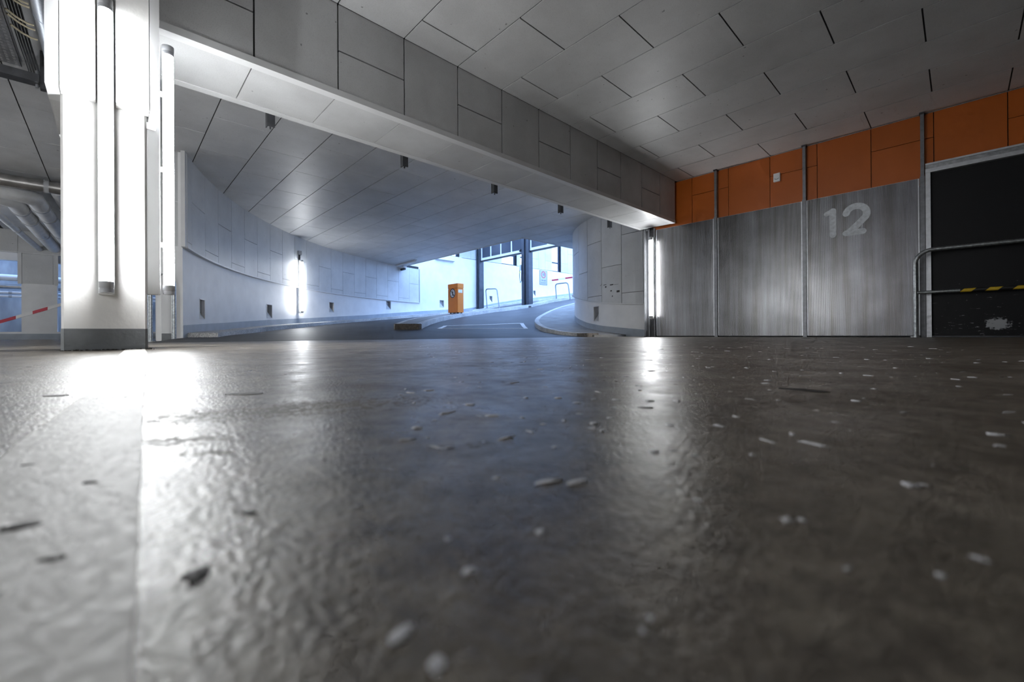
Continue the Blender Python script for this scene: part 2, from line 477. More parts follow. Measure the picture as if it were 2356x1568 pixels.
# main hall, right of the beam
S0 = 0.3146
for k in range(-5, 10):
    y0, y1 = Y0 + .6 * k, Y0 + .6 * (k + 1)
    off = 0 if k % 2 else .6
    xs = [X0] + [X0 + S0 + off + 1.2 * j for j in range(-1, 8)]
    xs = [x for x in xs if x >= X0 - 1e-6]; xs = sorted(set(round(x, 4) for x in xs))
    for a, b in zip(xs, xs[1:]):
        if a > 4.2: break
        cpanel(a, b, y0, y1)
# ramp side, behind the beam
for i in range(-1, 12):
    y0, y1 = .901 + .625 * i, .901 + .625 * (i + 1)
    off = 0 if i % 2 == 0 else .608
    xs = sorted([XB] + [-6.394 - off - 1.216 * j for j in range(-2, 9) if -6.394 - off - 1.216 * j < XB - .02])
    # stop where the curved wall stands
    dy = CC[1] - (y0 + y1) / 2
    xlim = CC[0] - math.sqrt(max((RO + .2) ** 2 - (CC[1] - y1) ** 2, 0))
    for a, b in zip(xs, xs[1:]):
        if b > xlim: cpanel(a, b, y0, y1)
for i in range(0, 6):   # strip of ceiling running on towards the gate
    y0, y1 = 8.401 + .625 * i, 8.401 + .625 * (i + 1)
    off = 0 if i % 2 == 0 else .608
    xs = [-8.55] + [x for x in (-8.55 + off + .55 + 1.216 * j for j in range(-1, 3)) if x > -8.52]
    for a, b in zip(xs, xs[1:]): cpanel(a, b, y0, y1)
# left of the column
for i in range(4):
    y1 = -.2 - .6 * i if i else .276; y0 = -.8 - .6 * (i - 1) if i else -.2
    y0, y1 = (-.2, .276) if i == 0 else (-.2 - .6 * i, -.2 - .6 * (i - 1))
    off = 0 if i % 2 else .62
    xs = sorted([XB, -16.6] + [-7.61 - off - 1.24 * j for j in range(-3, 8) if -16.6 < -7.61 - off - 1.24 * j < XB - .02])
    for a, b in zip(xs, xs[1:]): cpanel(a, b, y0, y1)
# light edge profile along the slab opening
MB().box(-15.9, -8.55, 8.402, 8.43, ZC - .012, ZC + .30).box(-8.58, -8.552, 8.402, 14.0, ZC - .012, ZC + .30).build('edge_profile', 'trimw', ceil_o)

# ================================================================ BEAM
beam = struct(box('downstand_beam', XB + .02, X0 - .02, .191, 7.32, ZB + .02, ZC + .02, 'back'),
              'long downstand beam clad in pale cement boards', 'beam')
ZS = 2.412
for k in range(-2, 10):
    y0, y1 = Y0 + .6 * k, Y0 + .6 * (k + 1)
    if k == 9: y1 = 7.295
    if k == -2: y0 = .191
    g = GAP / 2
    for face in (0, 1):
        xa, xb = (X0 - .0195, X0) if face == 0 else (XB, XB + .0195)
        rows = [(ZB + .03, ZC)] if (k % 2 or face) else [(ZB + .03, ZS - g), (ZS + g, ZC)]
        for za, zb in rows:
            box('beam_panel', xa, xb, y0 + g, y1 - g, za, zb, 'beam', beam)
    box('soffit_panel', XB + .075, X0 - .075, y0 + .004, y1 - .004, ZB - .014, ZB + .0195, 'beam', beam)
for xa, xb in ((X0 - .072, X0 + .004), (XB - .004, XB + .072)):
    MB().box(xa, xb, .191, 7.295, ZB - .018, ZB + .0195).build('edge_profile', 'trimw', beam)
for xa, xb in ((X0 + .0002, X0 + .004), (XB - .004, XB - .0002)):
    MB().box(xa, xb, .191, 7.295, ZB + .0195, ZB + .032).build('edge_profile', 'trimw', beam)

# hangers for a rail behind the beam
for i, yy in enumerate((1.045, 2.40, 3.75, 5.13, 6.49)):
    h = thing('rail_hanger', (-4.37, yy, 1.98), ('dark steel channel hanger behind the beam, nearest the column end', 'dark steel channel hanger, second from the column along the beam',
              'dark steel channel hanger at the middle of the beam', 'dark steel channel hanger, second from the partition end of the beam',
              'dark steel channel hanger beside the curved wall end of the beam')[i], 'hanger', 'channel hangers behind the beam')
    MB().box(-4.345, -4.335, yy - .032, yy + .032, 1.98, ZC - .001).box(-4.395, -4.345, yy - .032, yy - .024, 1.98, ZC - .001).box(-4.395, -4.345, yy + .024, yy + .032, 2.0, ZC - .001).build('channel', 'darkm', h)
    MB().tube([(-4.36, yy, 1.965), (-4.36, yy, 1.985)], .008, 8).build('bolt', 'darkm', h)

# ================================================================ COLUMN
colm = thing('column', (-3.55, -.03, 0), 'white painted square column with grey foot and boxed head', 'column')
colm['kind'] = 'structure'
ya, yb = -.197, .139
ch = .010
poly = [(-3.2, ya + ch), (-3.2, yb - ch), (-3.2 - ch, yb), (-3.9, yb), (-3.9, ya), (-3.2 - ch, ya)]
MB().prism(poly, 0.0, 2.06).build('shaft', 'column', colm)
e = .002
poly2 = [(-3.2 + e, ya + ch), (-3.2 + e, yb - ch), (-3.2 - ch, yb + e), (-3.9, yb + e), (-3.9, ya - e), (-3.2 - ch, ya - e)]
MB().prism(poly2, 0.0, .116).build('painted_foot', 'grey', colm)
ZH = 1.325
for y0_, y1_ in ((-.193, -.066), (.012, .146)):
    box('head_board', -3.125, -3.105, y0_, y1_, ZH, ZC - .001, 'column', colm)
for y0_, y1_ in ((-.243, -.1965), (.1495, .190)):
    box('corner_profile', -3.31, -3.10, y0_, y1_, ZH + .003, ZC - .001, 'trimw', colm)
MB().box(-4.3, -3.31, -.243, -.199, ZH + .012, ZC - .001).box(-4.3, -3.31, .141, .190, ZH + .012, ZC - .001).build('head_side', 'beam', colm)
MB().box(-3.19, -3.1255, -.193, -.066, ZH, ZH + .02).box(-3.19, -3.1255, .012, .146, ZH, ZH + .02).build('head_soffit', 'column', colm)
# crumbling paint bits along the foot
m = MB()
for i in range(70):
    y = random.uniform(ya, yb + .03); x = -3.195 + random.uniform(0, .05) * random.random(); s_ = random.uniform(.002, .006)
    m.box(x - s_, x + s_, y - s_, y + s_, 0.0, random.uniform(.002, .007))
dirt = m.build('column_foot_grit', 'grit'); tag(dirt, 'dark crumbs of grit along the column foot', 'grit', kind='stuff')

# ================================================================ TUBE LUMINAIRES
def luminaire(foot, nrm, z0, z1, label, tmat, r=.027, dist=.075, hw=.024, housing=.04, group='vertical tube luminaires', clips=True):
    n = Vector((*nrm, 0)).normalized(); t = Vector((-n.y, n.x, 0))
    L = thing('tube_luminaire', (foot[0], foot[1], z0), label, 'tube lamp', group)
    f = Vector((foot[0], foot[1], 0))
    def ob(a, b, c, d, za, zb):
        p = [f + n * a + t * c, f + n * b + t * c, f + n * b + t * d, f + n * a + t * d]
        return MB().hexa([(q.x, q.y, za) for q in p] + [(q.x, q.y, zb) for q in p])
    ob(.004, housing, -hw, hw, z0, z1).build('housing', 'housing', L, .004)
    c = f + n * dist
    MB().tube([(c.x, c.y, z0 + .06), (c.x, c.y, z1 - .06)], r, 12).build('tube', tmat, L)
    for za, zb in ((z0 + .005, z0 + .062), (z1 - .062, z1 - .005)):
        mm = MB()
        mm.tube([(c.x, c.y, za), (c.x, c.y, za + .018), (c.x, c.y, za + .020), (c.x, c.y, za + .024), (c.x, c.y, za + .026), (c.x, c.y, zb)], [r * 1.02, r * 1.08, r * .98, r * .98, r * 1.10, r * 1.10], 20)
        mm.build('end_cap', 'cap', L)
    if clips:
        for q in (.2, .5, .8):
            z = z0 + (z1 - z0) * q
            ob(housing - .002, dist - r * .9, -.008, .008, z - .014, z + .014).build('clip', 'housing', L)
    return L
luminaire((-3.2, -.027), (1, 0), .297, 1.835, 'bright tube lamp on the front face of the white column', 'tube', r=.0265, dist=.135, hw=.031, housing=.10)
luminaire((-3.9, -.027), (-1, 0), .305, 1.90, 'added hidden fill tube lamp on the rear face of the white column', 'tube', r=.0265, dist=.07, hw=.031, housing=.032)  # added lamp, hidden by the shaft, to brighten the left hall
luminaire((-3.45, .145), (0, 1), .33, 1.905, 'bright tube lamp standing off the side of the white column', 'tube', r=.0275, dist=.108, hw=.027, housing=.066)
luminaire((-3.945, 7.26), (0, -1), .33, 1.85, 'bright tube lamp between posts at the end of the ribbed sheet partition', 'tube', r=.030, dist=.07, hw=.03, housing=.03)
def fill_column(x, y, label):  # columns added out of view to carry fill lamps
    c = thing('column', (x, y, 0), label, 'column'); c['kind'] = 'structure'
    box('shaft', x - .17, x + .17, y - .17, y + .17, 0, ZC - .001, 'column', c)
    box('painted_foot', x - .172, x + .172, y - .172, y + .172, 0, .116, 'grey', c)
fill_column(-1.5, -2.6, 'added white column behind the viewpoint, carrying fill lamps')  # added column, out of view; its twin lamps fill the beam face
luminaire((-1.67, -2.67), (-1, 0), .305, 1.90, 'first of two added fill tube lamps facing the beam on the column behind the viewpoint', 'tube')
luminaire((-1.67, -2.53), (-1, 0), .305, 1.90, 'second of two added fill tube lamps facing the beam on the column behind the viewpoint', 'tube')
fill_column(-13.4, -4.4, 'added unseen white column near the pierced wall, carrying fill lamps')  # added column and lamps, out of frame, lifting the left hall
luminaire((-13.4, -4.23), (0, 1), .305, 1.90, 'added fill tube lamp facing the ramp on the unseen column near the pierced wall', 'tube')
luminaire((-13.23, -4.4), (1, 0), .305, 1.90, 'added fill tube lamp facing the hall on the unseen column near the pierced wall', 'tube')
fill_column(-8.6, -4.6, 'added unseen white column beyond the cable tray, carrying fill lamps')  # added unseen column and lamps, brightening ramp ceiling and left hall
luminaire((-8.6, -4.43), (0, 1), .305, 1.90, 'added fill tube lamp facing the ramp on the unseen column beyond the cable tray', 'tube')
luminaire((-8.77, -4.6), (-1, 0), .305, 1.90, 'added fill tube lamp facing the pierced wall on the unseen column beyond the cable tray', 'tube')
fill_column(-3.6, -5.6, 'added unseen white column in line with the first one, carrying fill lamps')  # added column and lamps left of the frame, more fill for hall and beam
luminaire((-3.43, -5.6), (1, 0), .305, 1.90, 'added fill tube lamp on the front of the unseen column in line with the first', 'tube')
luminaire((-3.6, -5.43), (0, 1), .305, 1.90, 'added fill tube lamp on the side of the unseen column in line with the first', 'tube')
q = pol(-135.9, RO - .035)
luminaire(q, (CC[0] - q[0], CC[1] - q[1]), .68, 2.16, 'bright tube lamp on the long curved ramp wall', 'tube_cool', r=.034, dist=.10, hw=.035, housing=.05)
jb = thing('junction_box', (q[0], q[1], 2.2), 'small grey junction box above the curved wall lamp', 'junction box')
n_ = Vector((CC[0] - q[0], CC[1] - q[1], 0)).normalized(); c_ = Vector((q[0], q[1], 0)) + n_ * .035
MB().box(c_.x - .05, c_.x + .05, c_.y - .05, c_.y + .05, 2.30, 2.41).build('housing', 'cap', jb, .005)
MB().tube([(c_.x, c_.y, 2.30), (c_.x, c_.y, 2.16)], .022, 10).build('conduit', 'darkm', jb)

# ================================================================ OUTER CURVED WALL
def arc_angles(a0, a1, step):
    n = max(1, round(abs(a1 - a0) / step)); return [a0 + (a1 - a0) * i / n for i in range(n + 1)]
# step-light niches: (a0, a1, z0, z1)
NI = [(-112.1, -113.3, .365, .683), (-128.45, -129.65, .503, .82), (-143.95, -145.1, .80, 1.10), (-158.95, -160.1, 1.05, 1.358), (-173.7, -174.85, 1.26, 1.575)]
def niche_wall(name, angs_range, r, side, zlow, ztop, niches, mat, thick):
    """curved wall as an inner skin with openings, plus a back skin; side=+1 faces the centre"""
    a0, a1 = angs_range
    cuts = set([a0, a1]); zc_ = set([ztop]); 
    for n in niches: cuts |= {n[0], n[1]}
    base = sorted(cuts, reverse=True); angs = []
    for p, q_ in zip(base, base[1:]):
        angs += arc_angles(p, q_, 1.55)[:-1]
    angs.append(base[-1])
    m = MB()
    for p, q_ in zip(angs, angs[1:]):
        mid = (p + q_) / 2
        nn = [n for n in niches if n[1] < mid < n[0]]
        bands = [(zlow, ztop)] if not nn else [(zlow, nn[0][2]), (nn[0][3], ztop)]
        A, B_ = pol(p, r), pol(q_, r)
        for za, zb in bands:
            f = [(A[0], A[1], za), (B_[0], B_[1], za), (B_[0], B_[1], zb), (A[0], A[1], zb)]
            m.add(f, [(0, 1, 2, 3)], False)
        ro = r + thick * side
        A2, B2 = pol(p, ro), pol(q_, ro)
        m.add([(A2[0], A2[1], zlow), (B2[0], B2[1], zlow), (B2[0], B2[1], ztop), (A2[0], A2[1], ztop)], [(3, 2, 1, 0)])
        m.add([(A[0], A[1], ztop), (B_[0], B_[1], ztop), (B2[0], B2[1], ztop), (A2[0], A2[1], ztop)], [(0, 1, 2, 3)])
    for a in (a0, a1):
        A, A2 = pol(a, r), pol(a, r + thick * side)
        m.add([(A[0], A[1], zlow), (A2[0], A2[1], zlow), (A2[0], A2[1], ztop), (A[0], A[1], ztop)], [(0, 1, 2, 3)])
    return m.build(name, mat)
ZL = 3.62
wall_o = struct(niche_wall('wall_curved_outer', (-107.75, -180), RO, 1, -.3, ZL, NI, 'plaster', .32),
                'long curved white ramp wall with cement board cladding above', 'wall')
def niche(name_parent, n, r, side, mat_in='plaster'):
    a0, a1, z0, z1 = n; d = .11
    A, B_ = pol(a0, r), pol(a1, r); A2, B2 = pol(a0, r + d * side), pol(a1, r + d * side)
    am = (a0 + a1) / 2
    L = thing('step_light', (*pol(am, r), z0), '', 'recessed light', 'recessed step lights in the ramp walls')
    # recess: back, sides, top, floor
    MB().add([(A[0], A[1], z0), (B_[0], B_[1], z0), (B_[0], B_[1], z1), (A[0], A[1], z1), (A2[0], A2[1], z0), (B2[0], B2[1], z0), (B2[0], B2[1], z1), (A2[0], A2[1], z1)],
             [(4, 5, 6, 7), (0, 4, 7, 3), (1, 2, 6, 5), (3, 7, 6, 2), (0, 1, 5, 4)]).build('recess', 'recess', L)
    # slanted baffle: from the front foot up to the back at the upper corner
    zt = z1 - .02
    MB().add([(A[0], A[1], z0), (B_[0], B_[1], z0), (A2[0], A2[1], zt), (A[0], A[1], zt)], [(0, 1, 2), (0, 2, 3), (2, 1, 0)]).build('slanted_baffle', 'plaster', L)
    m = MB(); fw = .014; pr = -.006 * side
    ra, rb = r + pr, r + .004 * side
    da = math.degrees(fw / r)
    sgn = 1
    def seg(aa, ab, za, zb):
        P = [pol(aa, ra), pol(ab, ra), pol(ab, rb), pol(aa, rb)]
        m.hexa([(x, y, za) for x, y in P] + [(x, y, zb) for x, y in P])
    seg(a0 + da, a0, z0 - fw, z1 + fw); seg(a1, a1 - da, z0 - fw, z1 + fw)
    seg(a0, a1, z1, z1 + fw); seg(a0, a1, z0 - fw, z0)
    m.build('frame', 'trimw', L)
    return L
names = ['step light low in the curved white wall nearest its free end', 'step light left of the tube lamp on the curved wall', 'step light just past the tube lamp on the curved wall',
         'step light below the far end of the cement board cladding', 'step light in the white wall behind the orange box']
for n, lb in zip(NI, names): niche(wall_o, n, RO, 1)['label'] = lb

# cladding: vertical boards 0.6 m wide, proud of the plaster, from 1.40 m up to the ceiling
AJ = [-107.9, -109.32, -112.79, -116.1, -119.37, -122.57, -125.7, -128.85, -131.86, -134.95, -137.88, -141.05, -144.14, -147.16, -150.2, -153.2, -156.1, -159.1, -162.1, -165.07, -167.75]
ZT1 = 1.405
def curved_panel(parent, a0, a1, r_in, r_out, za0, za1, zb, mat, name='cladding_panel', gap=.008, seg=3):
    r = (r_in + r_out) / 2; g = math.degrees(gap / 2 / r)
    s_ = 1 if a1 > a0 else -1
    aa, ab = a0 + s_ * g, a1 - s_ * g
    m = MB(); vs = []; fs = []
    for i in range(seg + 1):
        t = i / seg; a = aa + (ab - aa) * t; z = za0 + (za1 - za0) * t
        p, q_ = pol(a, r_in), pol(a, r_out)
        vs += [(p[0], p[1], z), (p[0], p[1], zb), (q_[0], q_[1], zb), (q_[0], q_[1], z)]
    for i in range(seg):
        for k in range(4):
            fs.append((i * 4 + k, i * 4 + (k + 1) % 4, i * 4 + 4 + (k + 1) % 4, i * 4 + 4 + k))
    fs += [(0, 1, 2, 3), (seg * 4 + 3, seg * 4 + 2, seg * 4 + 1, seg * 4)]
    m.add(vs, fs)
    return m.build(name, mat, parent)
def arc_band(parent, name, a0, a1, r0, r1, z0f, z1f, mat, step=1.5, top_only=False):
    m = MB(); vs = []; fs = []; angs = arc_angles(a0, a1, step)
    for a in angs:
        p, q_ = pol(a, r0), pol(a, r1)
        z0, z1 = z0f(a), z1f(a)
        vs += [(p[0], p[1], z0), (p[0], p[1], z1), (q_[0], q_[1], z1), (q_[0], q_[1], z0)]
    n = len(angs)
    for i in range(n - 1):
        for k in range(4):
            fs.append((i * 4 + k, i * 4 + (k + 1) % 4, i * 4 + 4 + (k + 1) % 4, i * 4 + 4 + k))
    fs += [(0, 1, 2, 3), (n * 4 - 1, n * 4 - 2, n * 4 - 3, n * 4 - 4)]
    m.add(vs, fs)
    return m.build(name, mat, parent)
arc_band(wall_o, 'joint_backing', -107.9, -167.7, RO - .002, RO - .026, lambda a: ZT1 + .004, lambda a: ZC + .1, 'back')
for i, (a0, a1) in enumerate(zip(AJ, AJ[1:])):
    zj = 2.15 if i % 2 == 1 else 1.535
    if i == 0: zj = 1.49
    for za, zb in ((ZT1 + .006, zj - .004), (zj + .004, ZC - .001)):
        curved_panel(wall_o, a0, a1, RO - .045, RO - .0265, za, za, zb, 'clad')
arc_band(wall_o, 'edge_profile', -107.8, -167.9, RO - .0005, RO - .065, lambda a: ZT1 - .022, lambda a: ZT1 + .004, 'trimw')
for a in (-107.75, -167.9):   # vertical end profiles
    arc_band(wall_o, 'end_profile', a + (.45 if a > -120 else .0), a - (.0 if a > -120 else .18), RO - .0005, RO - .05, lambda q_: ZT1 - .022, lambda q_: ZC + .02, 'trimw', .2)
bb = arc_band(None, 'baseboard_curved_outer', -107.8, -180, RO - .0005, RO - .004, lambda a: -.1, lambda a: lerp(-a, ZW) + (.13 if a < -112 else .13), 'bluegrey')
struct(bb, 'blue grey painted base band along the curved white wall', 'baseboard')
# free end of the wall: pier with panel and end profile
pier = struct(box('wall_pier', -8.45, -8.0, .50, .742, -.05, ZC + .02, 'plaster'), 'white pier at the free end of the curved wall', 'pier')
box('cladding_panel', -7.9995, -7.985, .50, .735, 2.06, ZC - .001, 'clad', pier); box('cladding_panel', -7.9995, -7.985, .50, .735, 1.40, 2.052, 'clad', pier)
box('edge_profile', -7.9995, -7.975, .735, .80, 1.38, ZC - .001, 'trimw', pier)
box('painted_foot', -7.9995, -7.996, .50, .742, -.05, .11, 'grey', pier)

# far straight wall after the bend
far = MB()
NF = [(13.35, 13.52, 1.62, 1.93), (16.44, 16.61, 2.10, 2.40)]
ys = sorted([CC[1], 26.0] + [q_ for n in NF for q_ in n[:2]])
for p, q_ in zip(ys, ys[1:]):
    nn = [n for n in NF if n[0] <= (p + q_) / 2 <= n[1]]
    for za, zb in ([(-.3, ZL)] if not nn else [(-.3, nn[0][2]), (nn[0][3], ZL)]):
        far.add([(XF, p, za), (XF, q_, za), (XF, q_, zb), (XF, p, zb)], [(0, 1, 2, 3)])
far.box(XF - .32, XF - .12, CC[1], 26.0, -.3, ZL)
far.box(XF - .32, XF, CC[1], 26.0, ZL - .02, ZL)
far_o = struct(far.build('wall_far', 'plaster'), 'straight white wall outside the gate with facade windows above', 'wall')
for i, (p, q_, za, zb) in enumerate(NF):
    L = thing('step_light', (XF, (p + q_) / 2, za), ('step light in the white wall seen through the steel hoop by the gate post', 'step light in the white wall below the speed sign')[i], 'recessed light', 'recessed step lights in the ramp walls')
    MB().add([(XF, p, za), (XF, q_, za), (XF, q_, zb), (XF, p, zb), (XF - .11, p, za), (XF - .11, q_, za), (XF - .11, q_, zb), (XF - .11, p, zb)],
             [(4, 5, 6, 7), (0, 4, 7, 3), (1, 2, 6, 5), (3, 7, 6, 2), (0, 1, 5, 4)]).build('recess', 'recess', L)
    MB().add([(XF, p, za), (XF, q_, za), (XF - .11, p, zb - .02), (XF, p, zb - .02)], [(0, 1, 2), (0, 2, 3)]).build('slanted_baffle', 'plaster', L)
    fw = .014
    MB().box(XF - .002, XF + .006, p - fw, p, za - fw, zb + fw).box(XF - .002, XF + .006, q_, q_ + fw, za - fw, zb + fw).box(XF - .002, XF + .006, p, q_, zb, zb + fw).box(XF - .002, XF + .006, p, q_, za - fw, za).build('frame', 'trimw', L)
m = MB(); yy = [11.7, 12.6, 13.7, 15.5, 17.6, 19.8, 22, 26]
for p, q_ in zip(yy, yy[1:]):
    m.add([(XF + .003, p, lerp(p, ZWS) - .2), (XF + .003, q_, lerp(q_, ZWS) - .2), (XF + .003, q_, lerp(q_, ZWS) + .10), (XF + .003, p, lerp(p, ZWS) + .10)], [(0, 1, 2, 3)])
struct(m.build('baseboard_far', 'bluegrey'), 'blue grey base band along the straight white wall', 'baseboard')

# facade above the ledge, with windows
WIN = [(10.35, 11.58), (14.20, 15.25), (15.50, 16.35), (18.0, 18.8), (20.6, 21.5)]
fac = MB(); cur = 8.4; solid = []
for a, b in WIN: solid.append((cur, a)); cur = b
solid.append((cur, 26.0))
for a, b in solid: fac.box(XF - .30, XF - .05, a, b, ZL, 5.75)
for a, b in WIN: fac.box(XF - .30, XF - .05, a, b, 5.7, 5.75)
fac_o = struct(fac.build('wall_facade', 'back'), 'pale facade with tall windows above the white wall', 'wall')
for a, b in solid:
    n = max(1, round((b - a) / .62)); st = (b - a) / n
    for i in range(n):
        zj = 4.15 if i % 2 == 0 else 4.75
        for za, zb in ((ZL + .004, zj - .005), (zj + .005, 5.75),):
            box('facade_panel', XF - .0495, XF - .03, a + st * i + .005, a + st * (i + 1) - .005, za, zb, 'clad', fac_o)
for i, (a, b) in enumerate(WIN):
    wn_ = struct(MB().box(XF - .22, XF - .14, a, a + .05, ZL, 5.7).box(XF - .22, XF - .14, b - .09, b, ZL, 5.7).box(XF - .22, XF - .14, a, b, ZL, ZL + .05).box(XF - .22, XF - .14, a, b, 5.64, 5.7).build('window_%d' % (i + 1), 'frame_w'),
                 'dark framed facade window number %s along the far white wall' % ('one', 'two', 'three', 'four', 'five')[i], 'window')
    box('transom', XF - .22, XF - .14, a + .05, b - .09, 4.10, 4.17, 'frame_w', wn_)
    box('pane', XF - .185, XF - .179, a + .05, b - .09, ZL + .05, 4.10, 'glass', wn_)
    box('pane', XF - .185, XF - .179, a + .05, b - .09, 4.17, 5.64, 'glass', wn_)

# ================================================================ RAMP SURFACE, KERBS, ISLAND
m = MB(); rs = [3.7, 4.5, 5.2, 6, 7, 8, 9, 10, 10.8, 11.5]; an = arc_angles(-86, -180, 2.0); vs = []; fs = []
for a in an:
    for r in rs:
        x, y = pol(a, r); vs.append((x, y, lerp(-a, ZR)))
nr = len(rs)
st_y = [12.0, 12.6, 13.2, 13.7, 14.6, 15.5, 16.6, 17.6, 19.8, 22, 26]
for y in st_y:
    for r in rs: vs.append((CC[0] - r, y, lerp(y, ZRS)))
for i in range(len(an) + len(st_y) - 1):
    for k in range(nr - 1):
        fs.append((i * nr + k, i * nr + k + 1, (i + 1) * nr + k + 1, (i + 1) * nr + k))
m.add(vs, fs, True)
struct(m.build('ramp_floor', 'road'), 'dark curved ramp surface rising to the gate', 'ramp')
# thin threshold where the ramp begins
kerb = arc_band(None, 'outer_kerb', -108.9, -180, RO - .39, RO - .0045, lambda a: lerp(-a, ZR) - .08, lambda a: max(lerp(-a, ZW), lerp(-a, ZR) + .07), 'kerb')
struct(kerb, 'speckled granite kerb along the curved outer wall', 'kerb')
m = MB()
for p, q_ in zip(st_y, st_y[1:]):
    za, zb = lerp(p, ZWS), lerp(q_, ZWS)
    m.hexa([(XF + .004, p, za - .25), (XF + .42, p, za - .25), (XF + .42, q_, zb - .25), (XF + .004, q_, zb - .25), (XF + .004, p, za), (XF + .42, p, za), (XF + .42, q_, zb), (XF + .004, q_, zb)])
struct(m.build('far_kerb', 'kerb'), 'speckled kerb along the straight white wall outside the gate', 'kerb')
# inner walkway around the inner curved wall
iw = arc_band(None, 'inner_walkway', -97, -180, 3.75, 4.78, lambda a: -.1, lambda a: lerp(-a, ZW) + .012 * min(1, max(0, (-a - 97) / 10)), 'pave', 2)
struct(iw, 'raised concrete walkway around the inner curved wall', 'walkway')
ik = arc_band(None, 'inner_kerb', -101, -180, 4.78, 4.90, lambda a: -.1, lambda a: lerp(-a, ZW) + .016, 'kerb', 2)
struct(ik, 'curved pale kerb edging the inner walkway', 'kerb')
st = arc_band(None, 'kerb_stone', -97.6, -101, 4.60, 4.93, lambda a: -.02, lambda a: .075, 'brown', 1.5)
tag(st, 'brown stained stone ending the inner walkway kerb', 'kerb stone')
# island between the lanes
Rp_ = [(-9.15, 5.48), (-9.75, 5.93), (-10.3, 6.45), (-10.95, 7.15), (-11.5, 7.9), (-12.0, 8.75), (-12.35, 9.6), (-12.5, 10.7), (-12.42, 11.7), (-12.35, 12.6), (-12.3, 14), (-12.3, 16)]
Lp_ = [(-9.6, 4.97), (-10.35, 5.5), (-11.0, 6.05), (-11.75, 6.8), (-12.35, 7.55), (-12.85, 8.5), (-13.15, 9.5), (-13.2, 10.7), (-13.0, 11.7), (-12.85, 12.6), (-12.8, 14), (-12.8, 16)]
def band(name, A, B_, h0, h1, mat, cap_front=True):
    m = MB(); vs = []; fs = []
    for p, q_ in zip(A, B_):
        z = max(zroad(*p), zroad(*q_))
        vs += [(p[0], p[1], zroad(*p) - h0), (p[0], p[1], z + h1), (q_[0], q_[1], z + h1), (q_[0], q_[1], zroad(*q_) - h0)]
    n = len(A)
    for i in range(n - 1):
        for k in range(4): fs.append((i * 4 + k, i * 4 + (k + 1) % 4, i * 4 + 4 + (k + 1) % 4, i * 4 + 4 + k))
    fs += [(0, 1, 2, 3), (n * 4 - 1, n * 4 - 2, n * 4 - 3, n * 4 - 4)]
    m.add(vs, fs); return m.build(name, mat)
def inset(A, B_, d):
    out = []
    for p, q_ in zip(A, B_):
        v = Vector((q_[0] - p[0], q_[1] - p[1])); L = v.length; v = v / L * d
        out.append((p[0] + v.x, p[1] + v.y))
    return out
struct(band('traffic_island', inset(Lp_, Rp_, .10), inset(Rp_, Lp_, .16), .1, .118, 'pave'), 'low traffic island between the two ramp lanes', 'island')
struct(band('island_kerb', inset(Rp_, Lp_, .16), Rp_, .1, .125, 'kerb'), 'pale granite kerb along the lane side of the island', 'kerb')
struct(band('island_kerb', Lp_, inset(Lp_, Rp_, .10), .1, .122, 'kerb'), 'granite kerb along the wall side of the island', 'kerb')
zz = zroad(-9.4, 5.2)
m = MB(); a, b = Vector(Lp_[0]), Vector(Rp_[0]); d = (b - a).normalized(); n_ = Vector((d.y, -d.x))
poly = [tuple(a), tuple(a + n_ * .10 + d * .05), tuple(a + n_ * .16 + d * .2), tuple(b + n_ * .16 - d * .2), tuple(b + n_ * .10 - d * .05), tuple(b)]
m.prism(poly, zz - .1, zz + .13)
tag(m.build('kerb_stone', 'brown', None, .01), 'rounded brown stained stone at the nose of the island', 'kerb stone')
zz = zroad(-13.0, 8.55)
tag(MB().hexa([(-13.75, 8.60, zz), (-12.95, 8.5, zz), (-12.95, 8.7, zz), (-13.75, 8.8, zz), (-13.75, 8.60, zz + .075), (-12.95, 8.5, zz + .075), (-12.95, 8.7, zz + .075), (-13.75, 8.8, zz + .075)]).build('wheel_stop', 'brown', None, .01),
    'low brown bar lying on the ramp beside the orange box', 'wheel stop')
# painted loop rectangle on the lane
def on_road(p, h): return (p[0], p[1], zroad(*p) + h)
m = MB(); cn = [(-8.985, 5.87), (-9.66, 6.52), (-8.47, 8.25), (-7.57, 7.53)]
def line(p, q_, wd, n=10):
    p, q_ = Vector(p), Vector(q_); d = (q_ - p).normalized(); s_ = Vector((-d.y, d.x)) * wd / 2
    for i in range(n):
        a, b = p + (q_ - p) * i / n, p + (q_ - p) * (i + 1) / n
        P = [a - s_, b - s_, b + s_, a + s_]
        m.hexa([on_road(x, .001) for x in P] + [on_road(x, .006) for x in P])
line(cn[0], cn[1], .10); line(cn[1], cn[2], .09); line(cn[2], cn[3], .10); line(cn[3], cn[0], .05)
struct(m.build('trim_2', 'white'), 'thin white painted rectangle marking on the ramp lane', 'road marking')

